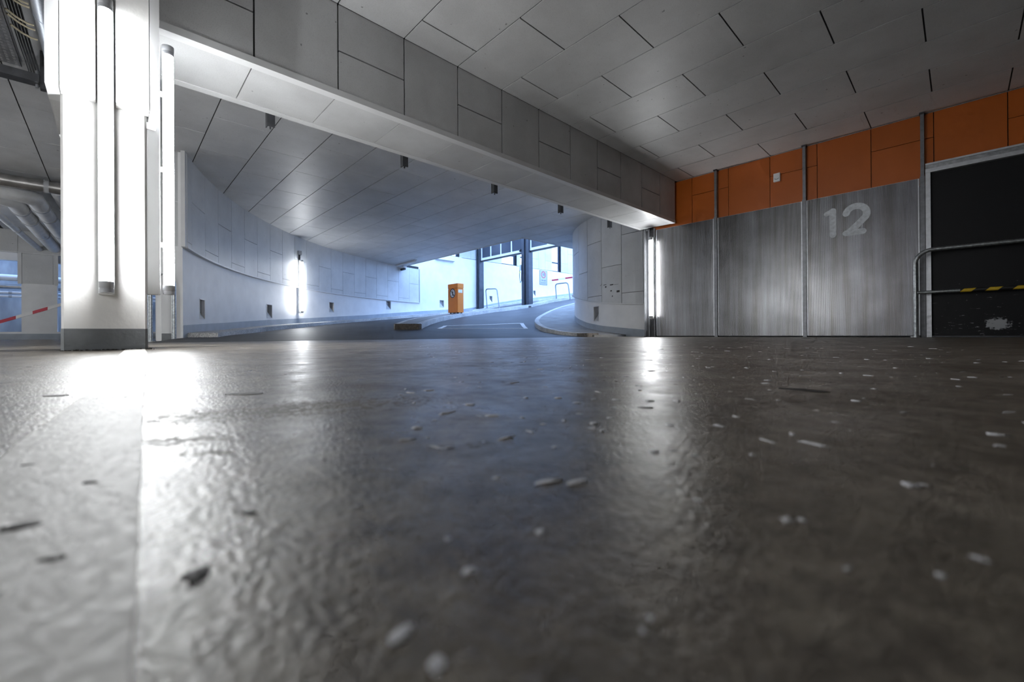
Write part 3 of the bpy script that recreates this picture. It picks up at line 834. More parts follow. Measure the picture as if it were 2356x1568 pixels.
# ================================================================ INNER CURVED WALL
NIN = [(-110.0, -113.2, .356, .69)]
wall_i = struct(niche_wall('wall_curved_inner', (-90, -180), RI, -1, -.3, ZC + .1, NIN, 'plaster', .3), 'convex white inner ramp wall clad with cement boards', 'wall')
def ztrim(a): return lerp(-a, [(90, .668), (98, .711), (107.3, .768), (115.7, .835), (123.2, .922), (140, 1.13), (180, 1.7)])
niche(wall_i, NIN[0], RI, -1)['label'] = 'step light low in the convex inner wall'
AI = [-90, -98.1, -107.4, -116.5, -125.0, -134.0, -143.0, -152.0, -161.0]
arc_band(wall_i, 'joint_backing', -90, -161, RI + .002, RI + .026, lambda a: ztrim(a) + .004, lambda a: ZC + .05, 'back')
for i, (a0, a1) in enumerate(zip(AI, AI[1:])):
    zs = [.93, 2.175] if i % 2 == 0 else [1.552]
    if i >= 4: zs = [2.14] if i % 2 == 0 else [1.552]
    lo0, lo1 = ztrim(a0) + .008, ztrim(a1) + .008
    prev = None
    edges = [z for z in zs if z > max(lo0, lo1) + .03]
    tops = edges + [ZC - .001]
    for z in tops:
        if prev is None: curved_panel(wall_i, a0, a1, RI + .0265, RI + .045, lo0, lo1, z - .005, 'clad', seg=5, gap=.014)
        else: curved_panel(wall_i, a0, a1, RI + .0265, RI + .045, prev + .005, prev + .005, z - .005 if z < ZC - .01 else z, 'clad', seg=5, gap=.014)
        prev = z
arc_band(wall_i, 'edge_profile', -90, -161.2, RI + .0005, RI + .075, lambda a: ztrim(a) - .018, lambda a: ztrim(a) + .006, 'trimw')
struct(arc_band(None, 'baseboard_curved_inner', -90, -180, RI + .0005, RI + .004, lambda a: -.1, lambda a: lerp(-a, ZW) + .14, 'bluegrey'), 'blue grey painted base band around the inner wall', 'baseboard')
for k, (a0, a1, z0, z1) in enumerate(((-106.4, -104.9, 1.15, 1.165), (-105.6, -104.9, 1.09, 1.125), (-103.2, -101.6, 1.125, 1.15), (-101.3, -99.3, 1.128, 1.136), (-100.2, -98.9, .955, 1.0), (-103.0, -102.3, .99, 1.02), (-108.3, -107.6, 1.155, 1.166), (-102.3, -101.9, .87, .90))):
    curved_panel(wall_i, a0, a1, RI + .0452, RI + .0462, z0, z0 + .004, z1, 'grit', 'scuff_mark', .001, 2)
# straight stub tying the inner wall to the partition
y_i = CC[1] - RI
stub = struct(box('wall_stub', CC[0], -3.9, y_i, y_i + .3, -.05, ZC + .02, 'plaster'), 'short white wall piece between inner wall and partition', 'wall')
for za, zb in ((.672, .926), (.934, 2.171), (2.179, ZC - .001)):
    box('cladding_panel', CC[0] + .004, -4.02, y_i - .045, y_i - .0005, za, zb, 'clad', stub)
box('edge_profile', CC[0], -4.02, y_i - .075, y_i - .0005, .648, .671, 'trimw', stub)
box('painted_foot', CC[0], -4.02, y_i - .004, y_i - .0005, -.05, .145, 'bluegrey', stub)

# ================================================================ GATE
GY = 12.6; zg = 1.10
def gate_post(x0, x1, label):
    g = thing('gate_post', ((x0 + x1) / 2, GY, zg), label, 'post', 'steel gate posts')
    w_ = x1 - x0
    MB().box(x0, x0 + w_ * .36, GY - .12, GY + .12, zg, 4.9).build('flange', 'steel', g)
    MB().box(x1 - w_ * .36, x1, GY - .12, GY + .12, zg, 4.9).build('flange', 'steel', g)
    MB().box(x0 + w_ * .36, x1 - w_ * .36, GY - .05, GY + .05, zg, 4.9).build('web', 'darkm', g)
    MB().box(x0 - .02, x1 + .02, GY - .15, GY + .15, zg, zg + .13).build('base_plate', 'darkm', g)
    return g
gp1 = gate_post(-15.90, -15.62, 'dark steel gate post against the white wall')
gp2 = gate_post(-12.80, -12.37, 'dark steel gate post between the two lanes')
MB().tube([(-12.86, GY - .16, 2.95), (-12.87, GY - .17, 2.5), (-12.83, GY - .17, 2.22), (-12.77, GY - .16, 2.3), (-12.74, GY - .15, 3.4)], .014, 8).build('cable_loop', 'cable_d', gp2)
MB().box(-12.84, -12.78, GY - .20, GY - .12, 2.75, 2.98).build('control_box', 'cap', gp2)
MB().box(-12.835, -12.785, GY - .206, GY - .20, 2.62, 2.70).build('yellow_switch', plain('yellow_green_plastic', (.5, .5, .08), .5), gp2)
def gate(x0, x1, label, nm):
    g = thing('sectional_gate', ((x0 + x1) / 2, GY, 3.47), label, 'gate', 'raised gates above the lanes')
    box('bottom_seal', x0, x1, GY - .03, GY + .03, 3.47, 3.535, 'black', g)
    box('bottom_rail', x0, x1, GY - .045, GY + .035, 3.535, 3.64, 'trimw', g)
    L = x1 - x0; k = 4; w_ = L / k
    for i in range(k):
        box('pane', x0 + w_ * i + .03, x0 + w_ * (i + 1) - .03, GY - .01, GY + .01, 3.64, 4.22, 'darkglass', g)
    for i in range(k + 1):
        xm = min(max(x0 + w_ * i, x0 + .03), x1 - .03)
        box('mullion', xm - .03, xm + .03, GY - .04, GY + .03, 3.64, 4.22, 'trimw', g)
    box('upper_rail', x0, x1, GY - .04, GY + .03, 4.22, 4.30, 'trimw', g)
    for i in range(k):
        box('pane', x0 + w_ * i + .03, x0 + w_ * (i + 1) - .03, GY - .01, GY + .01, 4.30, 4.88, 'darkglass', g)
    MB().tube([(x1 - .10, GY - .10, 3.60), (x1 - .02, GY - .10, 3.60)], .06, 12).build('roller', 'black', g)
    return g
gate(-15.61, -12.81, 'raised glazed sectional gate above the wall side lane', 'a')
gate(-12.36, -8.4, 'raised glazed sectional gate above the inner lane', 'b')
# hoops
def hoop(pts, r, label, base, mat='chrome'):
    h = thing('guard_hoop', base, label, 'guard hoop', 'bent tube guard hoops')
    P = [Vector(p) for p in pts]; path = [P[0]]
    for i in range(1, len(P) - 1):
        a, b, c = P[i - 1], P[i], P[i + 1]; d1 = (a - b).normalized(); d2 = (c - b).normalized(); rad = .14
        for k in range(7):
            t = k / 6; path.append((b + d1 * rad) * (1 - t) ** 2 + b * 2 * t * (1 - t) + (b + d2 * rad) * t ** 2)
    path.append(P[-1])
    MB().tube(path, r, 12).build('bent_tube', mat, h)
    for q_ in (P[0], P[-1]):
        MB().tube([(q_.x, q_.y, q_.z - .003), (q_.x, q_.y, q_.z + .012)], r * 2.2, 12).build('foot_plate', mat, h)
    return h
hoop([(-15.45, 12.78, 1.30), (-15.55, 12.78, 2.20), (-14.72, 12.76, 2.15), (-14.52, 12.74, 1.19)], .026, 'bent steel tube hoop beside the gate post at the white wall', (-15, 12.77, 1.19))
hoop([(-12.52, 14.4, 1.60), (-12.59, 14.4, 2.30), (-11.86, 14.4, 2.30), (-11.73, 14.4, 1.55)], .026, 'bent steel tube hoop outside the gate near the speed sign', (-12.1, 14.4, 1.55))
# barrier arm outside
ba = thing('barrier_arm', (-14.2, 18.5, 3.1), 'thin red and white barrier arm outside the gate', 'barrier arm', 'red and white barrier arms')
p0, p1 = Vector((-15.9, 17.9, 3.07)), Vector((-14.2, 17.7, 3.07))
for i, mt_ in enumerate(('red', 'white', 'red', 'white', 'red')):
    a, b = p0 + (p1 - p0) * i / 3.1, p0 + (p1 - p0) * (i + 1) / 3.1
    MB().box(a.x, b.x, a.y - .02, a.y + .02, 3.03, 3.11).build('arm_section', mt_, ba)
MB().box(-12.95, -12.65, 17.65, 18.1, 1.9, 3.2).build('cabinet', 'housing', ba)

# ================================================================ SPEED SIGN
def text_mesh(txt, size):
    cu = bpy.data.curves.new('lettering', 'FONT'); cu.body = txt; cu.size = size; cu.align_x = 'CENTER'; cu.align_y = 'CENTER'; cu.extrude = .0015
    o = bpy.data.objects.new('lettering', cu); COL.objects.link(o)
    me = bpy.data.meshes.new_from_object(o.evaluated_get(bpy.context.evaluated_depsgraph_get()))
    bpy.data.objects.remove(o); bpy.data.curves.remove(cu)
    return me
sg = thing('speed_sign', (XF + .02, 17.235, 3.16), 'portrait white sign with red ring and number ten on the far wall', 'sign')
box('plate', XF + .004, XF + .02, 16.93, 17.54, 2.77, 3.56, 'signplate', sg)
MB().box(XF + .018, XF + .024, 16.93, 16.955, 2.77, 3.56).box(XF + .018, XF + .024, 17.515, 17.54, 2.77, 3.56).box(XF + .018, XF + .024, 16.93, 17.54, 3.54, 3.56).box(XF + .018, XF + .024, 16.93, 17.54, 2.77, 2.79).build('border', 'signgrey', sg)
def ring_x(cx_, cy_, cz_, r0, r1, th, n=36):
    m = MB(); vs = []; fs = []
    for i in range(n):
        a = 2 * math.pi * i / n
        for r in (r0, r1):
            for dx in (0, th): vs.append((cx_ + dx, cy_ + r * math.cos(a), cz_ + r * math.sin(a)))
    for i in range(n):
        b, c = i * 4, ((i + 1) % n) * 4
        fs += [(b + 1, c + 1, c + 3, b + 3), (b, b + 2, c + 2, c), (b + 2, b + 3, c + 3, c + 2), (b, c, c + 1, b + 1)]
    return m.add(vs, fs)
ring_x(XF + .0205, 17.235, 3.33, .145, .185, .004).build('red_ring', 'red', sg)
def put_text(txt, size, mat, parent, R, loc, name='lettering'):
    me = text_mesh(txt, size); me.materials.clear(); me.materials.append(MT[mat])
    o = bpy.data.objects.new(name, me); COL.objects.link(o); o.parent = parent
    o.matrix_local = Matrix.Translation(Vector(loc) - WL[parent.name]) @ R.to_4x4()
    return o
RX = Matrix(((0, 0, 1), (1, 0, 0), (0, 1, 0)))   # text x->+Y, y->+Z, faces +X
put_text('10', .20, 'black', sg, RX, (XF + .023, 17.235, 3.33))
put_text('Hier gilt', .11, 'signgrey', sg, RX, (XF + .023, 17.235, 3.02))
put_text('die StVO', .11, 'signgrey', sg, RX, (XF + .023, 17.235, 2.88))

# ================================================================ ORANGE BOX
zb0 = zroad(-12.4, 8.8) + .105
ob_ = thing('orange_box', (-12.42, 8.86, zb0), 'tall orange cabinet with a no pedestrians sign on the island', 'cabinet')
box('body', -12.72, -12.13, 8.70, 8.955, zb0 + .05, zb0 + .90, 'boxor', ob_, .006)
box('lid', -12.725, -12.125, 8.695, 8.96, zb0 + .906, zb0 + 1.07, 'boxor', ob_, .006)
for fx_ in (-12.66, -12.22):
    for fy_ in (8.74, 8.89): box('foot', fx_, fx_ + .04, fy_, fy_ + .04, zb0 - .02, zb0 + .05, 'black', ob_)
box('label', -12.129, -12.126, 8.73, 8.90, zb0 + .74, zb0 + .85, 'white', ob_)
def disc_y(cx_, cy_, cz_, r0, r1, th, n=32):
    m = MB(); vs = []; fs = []
    for i in range(n):
        a = 2 * math.pi * i / n
        for r in (r0, r1):
            for dy in (0, -th): vs.append((cx_ + r * math.cos(a), cy_ + dy, cz_ + r * math.sin(a)))
    for i in range(n):
        b, c = i * 4, ((i + 1) % n) * 4
        fs += [(b + 1, b + 3, c + 3, c + 1), (b, c, c + 2, b + 2), (b + 2, c + 2, c + 3, b + 3)]
        if r0 > 0: fs.append((b, b + 1, c + 1, c))
    return m.add(vs, fs)
sx_, sz_ = -12.43, zb0 + .735
sd = disc_y(sx_, 8.6995, sz_, .001, .165, .004).build('sign_disc', 'white', ob_)
disc_y(sx_, 8.6950, sz_, .135, .165, .003).build('sign_ring', 'black', sd)
def bar_y(m, p, q_, wd, y, th):
    p, q_ = Vector(p), Vector(q_); d = (q_ - p).normalized(); s_ = Vector((-d.y, d.x)) * wd / 2
    P = [p - s_, q_ - s_, q_ + s_, p + s_]
    return m.hexa([(v.x, y, v.y) for v in P] + [(v.x, y - th, v.y) for v in P])
bar_y(MB(), (sx_ - .105, sz_ + .105), (sx_ + .105, sz_ - .105), .026, 8.6935, .003).build('sign_slash', 'black', sd)
m = MB()
for p, q_, wd in (((0, .05), (.005, -.02), .045), ((.005, -.02), (-.045, -.10), .026), ((.005, -.02), (.05, -.095), .026), ((0, .045), (-.055, .0), .018), ((0, .045), (.055, .01), .018)):
    bar_y(m, (sx_ + p[0], sz_ + p[1]), (sx_ + q_[0], sz_ + q_[1]), wd, 8.6950, .002)
disc_y(sx_ + .004, 8.6950, sz_ + .083, .0005, .024, .002, 14).build('pictogram_head', 'black', sd)
m.build('pictogram_body', 'black', sd)

# ceiling camera and unlit tube on the ramp ceiling, lamp on the far wall
cc = thing('security_camera', (-15.22, 8.30, ZC), 'small dark security camera under the ramp ceiling edge', 'camera')
MB().tube([(-15.22, 8.30, ZC), (-15.22, 8.30, 2.74)], .02, 8).build('bracket', 'cap', cc)
MB().box(-15.38, -15.06, 8.22, 8.36, 2.69, 2.745).build('sunshield', 'housing', cc)
MB().tube([(-15.36, 8.29, 2.65), (-15.08, 8.29, 2.65)], .045, 12).build('body', 'black', cc)
fx = thing('batten_lamp', (-14.4, 7.95, ZC), 'unlit grey batten lamp under the ramp ceiling beside the camera', 'batten lamp')
MB().box(-15.15, -13.7, 7.93, 8.01, ZC - .03, ZC - .0005).build('housing', 'cap', fx)
MB().tube([(-15.12, 7.97, ZC - .055), (-13.73, 7.97, ZC - .055)], .028, 12).build('tube', 'tube_off', fx)
fx = thing('batten_lamp', (XF + .05, 10.7, 3.37), 'unlit batten lamp high on the white wall beyond the ceiling edge', 'batten lamp')
a0, a1 = pol(-172.4, RO - .09), pol(-177.6, RO - .09)
MB().tube([(a0[0], a0[1], 3.37), (a1[0], a1[1], 3.385)], .03, 12).build('tube', 'tube_off', fx)
a0b, a1b = pol(-172.4, RO - .03), pol(-177.6, RO - .03)
MB().tube([(a0b[0], a0b[1], 3.37), (a1b[0], a1b[1], 3.385)], .028, 8).build('housing', 'cap', fx)

# ================================================================ RIGHT WALL: orange panels, ribbed sheets, posts, black door
YO = YW + .06
wr = struct(box('wall_right', -4.1, 5.0, YO + .022, YO + .3, -.05, ZC + .02, 'back'), 'partition wall with orange panels above ribbed sheet', 'wall')
XJ = [-3.98, -3.24, -2.63, -2.02, -1.412, -.811, -.211, .39, .99, 1.59, 2.2, 2.8, 3.4, 4.0, 4.6]
ZO = 2.48
for i, (a, b) in enumerate(zip(XJ, XJ[1:])):
    full = i % 2 == 0      # joints: full board, split board, full board ...
    zlow = 1.90
    rows = [(zlow, ZC - .006)] if full else [(zlow, ZO - .003), (ZO + .003, ZC - .006)]
    if i == 0: rows = [(zlow, ZC - .006)]
    for za, zb in rows:
        box('orange_panel', a + .004, b - .004, YO, YO + .0215, za, zb, 'orange', wr)
box('edge_profile', -3.5, 4.9, YO - .012, YO + .02, ZC - .0055, ZC - .0005, 'galvp', wr)
# ribbed sheets
def sheet(x0, x1, z0, z1, label):
    pitch = .0125; n = int((x1 - x0) / pitch) * 4; vs = []; fs = []
    prof = [0, .0036, .0036, 0]
    for i in range(n + 1):
        x = x0 + (x1 - x0) * i / n; d = prof[i % 4]
        vs += [(x, YW - d, z0), (x, YW - d, z1), (x, YW + .003, z1)]
    for i in range(n):
        fs += [(i * 3, i * 3 + 3, i * 3 + 4, i * 3 + 1), (i * 3 + 1, i * 3 + 4, i * 3 + 5, i * 3 + 2)]
    t = thing('ribbed_sheet', ((x0 + x1) / 2, YW, z0), label, 'metal sheet', 'ribbed sheets of the partition')
    MB().add(vs, fs).build('sheet', 'sheet', t)
    box('side_rail', x0 - .004, x0 + .008, YW - .012, YW + .006, z0, z1, 'galvp', t); box('side_rail', x1 - .008, x1 + .004, YW - .012, YW + .006, z0, z1, 'galvp', t)
    MB().box(x0, x1, YW - .002, YW + .012, z0 - .012, z0 - .0005).build('bottom_rail', 'darkm', t)
    MB().box(x0, x1, YW + .004, YW + .012, z1 - .006, z1 + .004).build('top_rail', 'galvp', t)
    return t
ZT = 1.982
sheet(-3.885, -2.848, .022, ZT, 'ribbed galvanised sheet beside the lit tube lamp')
sheet(-2.778, -1.588, .022, ZT, 'ribbed galvanised sheet with bright streaks between two posts')
s12 = sheet(-1.528, -.345, .022, ZT, 'ribbed galvanised sheet painted with the number 12')
# stencilled 12
def stroke(path, wd, y, th, n=10):
    m = MB(); P = [Vector(p) for p in path]; h = wd / 2; Lf, Rt = [], []
    for i, p in enumerate(P):
        d = (P[min(i + 1, len(P) - 1)] - P[max(i - 1, 0)]).normalized(); s_ = Vector((-d.y, d.x)) * h
        Lf.append(p + s_); Rt.append(p - s_)
    d0 = (P[1] - P[0]).normalized(); d1 = (P[-1] - P[-2]).normalized()
    a0 = math.atan2(d0.y, d0.x); a1 = math.atan2(d1.y, d1.x)
    for i in range(len(P) - 1):
        q_ = [Lf[i], Lf[i + 1], Rt[i + 1], Rt[i]]
        m.add([(v.x, y, v.y) for v in q_], [(0, 1, 2, 3)])
    for c, a in ((P[0], a0 + math.pi / 2), (P[-1], a1 - math.pi / 2)):
        vs = [(c.x, y, c.y)] + [(c.x + h * math.cos(a + math.pi * k / n), y, c.y + h * math.sin(a + math.pi * k / n)) for k in range(n + 1)]
        m.add(vs, [(0, k + 1, k + 2) for k in range(n)])
    return m
yn = YW - .0046
def arcp(cx_, cz_, r, a0, a1, n=14): return [(cx_ + r * math.cos(math.radians(a0 + (a1 - a0) * i / n)), cz_ + r * math.sin(math.radians(a0 + (a1 - a0) * i / n))) for i in range(n + 1)]
num = MB()
one = stroke([(-1.292, 1.735), (-1.225, 1.765)] , .066, yn, 0); num.add(one.v, one.f)
one = stroke([(-1.222, 1.765), (-1.222, 1.43)], .078, yn - .0001, 0); num.add(one.v, one.f)
o1 = num.build('painted_digit_one', 'numpaint', s12)
two = arcp(-.965, 1.668, .112, 165, -28, 18) + [(-.955, 1.52), (-1.045, 1.435)]
tw = MB(); a_ = stroke(two, .082, yn, 0); tw.add(a_.v, a_.f)
a_ = stroke([(-1.075, 1.428), (-.895, 1.428)], .078, yn - .0001, 0); tw.add(a_.v, a_.f)
tw.build('painted_digit_two', 'numpaint', s12)
# posts
def post(x, w_, z1, label, y=YW - .03):
    p = thing('fence_post', (x, y, 0), label, 'post', 'galvanised posts of the partition')
    MB().box(x - w_ / 2, x + w_ / 2, y, y + .018, 0, 2.0).build('lower_section', 'postg', p)
    MB().box(x - w_ * .38, x + w_ * .38, y + .018, YO - .001, 0, z1).build('upper_section', 'postg', p)
    MB().box(x - w_ * .55, x + w_ * .55, y - .004, YO - .001, z1 - .016, z1 - .0005).build('head_plate', 'darkm', p)
    return p
post(-2.813, .050, ZC - .001, 'galvanised post between the first two ribbed sheets')
post(-1.558, .050, ZC - .001, 'galvanised post beside the number 12 sheet')
post(-.312, .046, ZC - .001, 'galvanised post between number 12 sheet and black door')
for x, lb in ((-4.115, 'thin galvanised post against the clad inner wall'), (-4.03, 'thin galvanised post behind the partition lamp'), (-3.918, 'thin galvanised post beside the first ribbed sheet')):
    p = thing('lamp_post', (x, 7.29, 0), lb, 'post', 'thin posts around the partition lamp')
    MB().box(x - .014, x + .014, 7.272, 7.30, 0, 2.02).build('profile', 'postg', p)
    MB().box(x - .022, x + .022, 7.264, 7.308, 0, .012).build('foot_plate', 'darkm', p)
fill = struct(box('wall_filler', -4.10, -3.93, 7.302, 7.33, 0, 2.0, 'darkm'), 'narrow metal filler strip behind the partition lamp', 'wall')
# sensor
se = thing('motion_sensor', (-1.917, YO - .02, 2.36), 'white motion sensor box on the orange panel', 'sensor')
box('case', -1.962, -1.872, YO - .045, YO - .0005, 2.37, 2.497, 'white', se, .006)
ms = MB()
for i in range(6):
    a, b = math.radians(200 + i * 23), math.radians(200 + (i + 1) * 23)
    bar_y(ms, (-1.917 + .03 * math.cos(a), 2.425 + .022 * math.sin(a)), (-1.917 + .03 * math.cos(b), 2.425 + .022 * math.sin(b)), .006, YO - .0455, .002)
ms.build('lens_slot', 'darkm', se)
# black door
dr = struct(box('door_1', -.245, 3.2, YW + .03, YW + .055, .02, 2.03, 'blackdoor'), 'black scratched sliding door in a galvanised frame', 'door')
box('frame_jamb', -.285, -.24, YW - .02, YW + .058, .0, 2.03, 'galvp', dr)
box('frame_jamb_foot', -.284, -.239, YW - .0215, YW + .05, .0, .27, 'galv', dr)
MB().box(-.285, 3.3, YW - .03, YW + .058, 2.03, 2.075).build('frame_head', 'galvp', dr)
MB().box(-.285, 3.3, YW - .012, YW + .058, 2.075, 2.125).build('track', 'galv', dr)
MB().box(-.285, 3.3, YW - .03, YW + .058, 2.125, 2.145).build('track_cover', 'galvp', dr)
MB().box(-.24, 3.2, YW - .01, YW + .058, 0.0, .018).build('threshold', 'darkm', dr)
# handrail
YR = 7.10
hr = thing('handrail', (-.37, YR, 0), 'galvanised tube handrail in front of the black door', 'handrail')
path = [(-.372, YR, 0), (-.372, YR, .90)]
for k in range(9):
    t = math.radians(180 - 90 * k / 8); path.append((-.372 + .16 + .16 * math.cos(t), YR, .90 + .155 * math.sin(t)))
path += [(.5, YR, 1.05), (2.6, YR, 1.045)]
MB().tube(path, .023, 16).build('bent_tube', 'tubeg', hr)
MB().tube([(-.372, YR, .545), (.02, YR, .545), (2.6, YR, .545)], .019, 14).build('mid_rail', 'tubeg', hr)
MB().tube([(.005, YR, .545), (2.6, YR, .545)], .0205, 16).build('hazard_tape', 'hazard', hr)
MB().tube([(2.6, YR, 0), (2.6, YR, 1.05)], .023, 14).build('end_post', 'tubeg', hr)
MB().tube([(-.372, YR, 0), (-.372, YR, .012)], .05, 16).build('foot_plate', 'tubeg', hr)

# ================================================================ ROOM ENCLOSURE BEHIND THE CAMERA
struct(box('wall_back', 5.0, 5.2, -7.4, 7.9, -.2, ZC + .3, 'plaster'), 'plain wall behind the viewpoint', 'wall')
struct(box('wall_near', -17.0, 5.2, -7.4, -7.2, -.2, ZC + .3, 'plaster'), 'plain side wall of the hall', 'wall')

# ================================================================ LEFT HALL WALL AND LIGHT WELL
XL = -16.65
wl = MB()
wl.box(XL - .25, XL, -7.2, 9.0, -.05, .20)
wl.box(XL - .25, XL, -7.2, 9.0, 2.25, ZC + .02)
PIERS = [(-6.8, -6.1), (-4.3, -3.65), (-1.715, -1.09), (1.0, 1.65), (3.4, 9.0)]
for a, b in PIERS: wl.box(XL - .25, XL, a, b, .20, 2.25)
wl_o = struct(wl.build('wall_left', 'plaster'), 'pierced white hall wall with pipes in a light well behind', 'wall')
box('ledge_profile', XL + .0005, XL + .035, -7.2, 3.4, 2.225, 2.255, 'trimw', wl_o)
for i in range(12):
    a = -5.97 + .6 * i
    box('cladding_panel', XL + .0005, XL + .02, a + .005, a + .595, 2.26, ZC - .001, 'clad', wl_o)
box('cladding_panel', XL + .0005, XL + .02, -1.70, -1.165, 1.45, 2.22, 'clad', wl_o); box('cladding_panel', XL + .0005, XL + .02, -1.16, -1.13, 1.45, 2.22, 'clad', wl_o)
box('end_profile', XL + .0005, XL + .03, -1.775, -1.705, 1.43, 2.224, 'trimw', wl_o); box('end_profile', XL + .0005, XL + .03, -1.128, -1.07, 1.43, 2.224, 'trimw', wl_o)
struct(box('baseboard_left', XL + .0005, XL + .004, -7.2, 3.4, 0.0, .15, 'bluegrey'), 'blue grey base band along the pierced hall wall', 'baseboard')
struct(box('wall_light_well', -18.6, -18.3, -8.0, 9.0, -.5, 4.6, 'concrete'), 'rough concrete wall of the light well', 'wall')
struct(box('light_well_floor', -18.3, -16.9, -8.0, 9.0, -.5, -.05, 'concrete'), 'concrete floor of the light well', 'floor')
def pipe(path, r, mat, label, group, collars=(), extra=None, n=18):
    c = path[0]
    t = thing('pipe', c, label, 'pipe', group)
    MB().tube(path, r, n).build('barrel', mat, t)
    for q_, k in collars:
        a = Vector(path[-2]); b = Vector(path[-1]); d = (b - a).normalized(); p = a + (b - a) * q_
        MB().tube([p - d * .03, p + d * .03], r * k, n).build('collar', 'cap', t)
    return t
pipe([(-17.6, -7.0, 1.66), (-17.6, 3.0, 1.66)], .085, 'pipew', 'thick white pipe running through the light well', 'light well pipes', ((.4, 1.06),))
pipe([(-17.6, -7.0, 1.42), (-17.6, 3.0, 1.42)], .06, 'pipem', 'metal pipe below the thick white light well pipe', 'light well pipes', ((.4, 1.1),))
pipe([(-17.55, -7.0, 1.26), (-17.55, 3.0, 1.26)], .035, 'pipew', 'thin upper pale pipe of the light well pair', 'light well pipes', ((.5, 1.25),))
pipe([(-17.55, -7.0, 1.16), (-17.55, 3.0, 1.16)], .035, 'pipew', 'thin lower pale pipe of the light well pair', 'light well pipes', ((.5, 1.25),))
lint = struct(box('light_well_lintel', -17.1, -16.9, -7.2, 3.4, 2.05, 2.4, 'plaster'), 'white lintel at the top of the light well opening', 'lintel')
# pipes under the left ceiling
pipe([(-10.72, -5.0, 2.64), (-10.72, .1, 2.62)], .10, 'pipem', 'large brushed metal pipe under the ceiling left of the column', 'ceiling pipes', ((.82, 1.08), (.93, 1.12)))
pipe([(-11.45, -2.6, 2.52), (-11.48, -1.55, 2.52), (-11.75, -1.30, 2.51), (-16.6, -1.14, 2.42)], .125, 'pipew', 'thick white insulated pipe, middle of the ceiling bundle', 'ceiling pipes', ((.12, 1.1), (.3, 1.1), (.62, 1.04)))
pipe([(-10.97, -2.3, 2.50), (-10.97, -1.25, 2.50), (-11.25, -1.0, 2.50), (-16.6, -.84, 2.46)], .125, 'pipew', 'thick white insulated pipe nearest the column in the ceiling bundle', 'ceiling pipes', ((.1, 1.1), (.27, 1.1), (.6, 1.04)))
pipe([(-10.95, -.72, 2.62), (-11.1, -.72, 2.61), (-16.6, -.55, 2.52)], .075, 'pipew', 'slim white pipe beside the ceiling bundle', 'ceiling pipes', ((.2, 1.15),))
pipe([(-11.8, -1.66, 2.46), (-16.6, -1.40, 2.36)], .06, 'pipew', 'thin pale pipe at the outer edge of the ceiling bundle', 'ceiling pipes', ((.5, 1.2),))
# barrier arm of the hall entrance, at rest
ba = thing('barrier_arm', (-13, -1.9, .3), 'red and white barrier arm in front of the pierced hall wall', 'barrier arm', 'red and white barrier arms')
p0, p1 = Vector((-13, -1.95, .24)), Vector((-13, -.35, .90))
cuts = [0, .1, .335, .44, .57, .68, .85, 1]
cuts = [0.0, .335, .475, .60, .80, 1.0]
for i, mt_ in enumerate(('red', 'white', 'red', 'white', 'red')):
    pass
seg = [(-1.95, -1.41, 'red'), (-1.41, -1.19, 'white'), (-1.19, -.985, 'red'), (-.985, -.76, 'white'), (-.76, -.5, 'red')]
for ya_, yb_, mt_ in seg:
    za_, zb_ = .369 + (ya_ + 1.614) * .457, .369 + (yb_ + 1.614) * .457
    MB().hexa([(-13.02, ya_, za_ - .032), (-12.98, ya_, za_ - .032), (-12.98, yb_, zb_ - .032), (-13.02, yb_, zb_ - .032), (-13.02, ya_, za_ + .032), (-12.98, ya_, za_ + .032), (-12.98, yb_, zb_ + .032), (-13.02, yb_, zb_ + .032)]).build('arm_section', mt_, ba)
MB().box(-13.15, -12.85, -2.5, -2.15, 0, 1.0).build('cabinet', 'housing', ba)
MB().hexa([(-13.02, -2.16, .09), (-12.98, -2.16, .09), (-12.98, -1.95, .185), (-13.02, -1.95, .185), (-13.02, -2.16, .15), (-12.98, -2.16, .15), (-12.98, -1.95, .248), (-13.02, -1.95, .248)]).build('arm_root', 'white', ba)

# hoop behind the column
hoop([(-7.5, .355, 0), (-7.5, .355, .92), (-7.5, .60, .92), (-7.5, .60, 0)], .026, 'galvanised tube hoop guarding the pier behind the column', (-7.5, .48, 0), 'tubeg')

# ================================================================ CABLE TRAY, CABLES, DUCT (upper left)
tr = thing('cable_tray', (-4.9, -.8, 2.55), 'perforated metal cable tray under the ceiling left of the column', 'cable tray')
m = MB(); px, py = .05, .042
x = -5.92; rows = [-.99 + py * i for i in range(10)]
# perforated bottom: bars between slots
for i in range(len(rows)):
    m.box(-5.92, -3.4, rows[i] - .013, rows[i] + .013, 2.548, 2.55)
k = 0; xx = -5.92
while xx < -3.4:
    m.box(xx - .009, xx + .009, -.99, -.60, 2.5481, 2.5499); xx += px
m.build('perforated_base', 'galv', tr)
MB().box(-5.92, -3.4, -.605, -.601, 2.548, 2.61).build('side_flange', 'galv', tr)
MB().box(-5.92, -3.4, -1.0, -.996, 2.548, 2.61).build('side_flange', 'galv', tr)
br = thing('tray_bracket', (-6.0, -.6, 2.55), 'dark steel channel bracket holding the cable tray end', 'bracket')
MB().box(-6.06, -5.98, -1.4, -.50, 2.47, 2.545).box(-6.10, -6.06, -1.4, -.50, 2.47, 2.48).build('cross_channel', 'darkm', br)
MB().box(-6.08, -6.02, -.50, -.30, 2.43, ZC - .001).build('drop_plate', 'darkm', br)
MB().tube([(-6.05, -.52, 2.44), (-6.05, -.52, 2.60)], .012, 8).build('threaded_rod', 'galv', br)
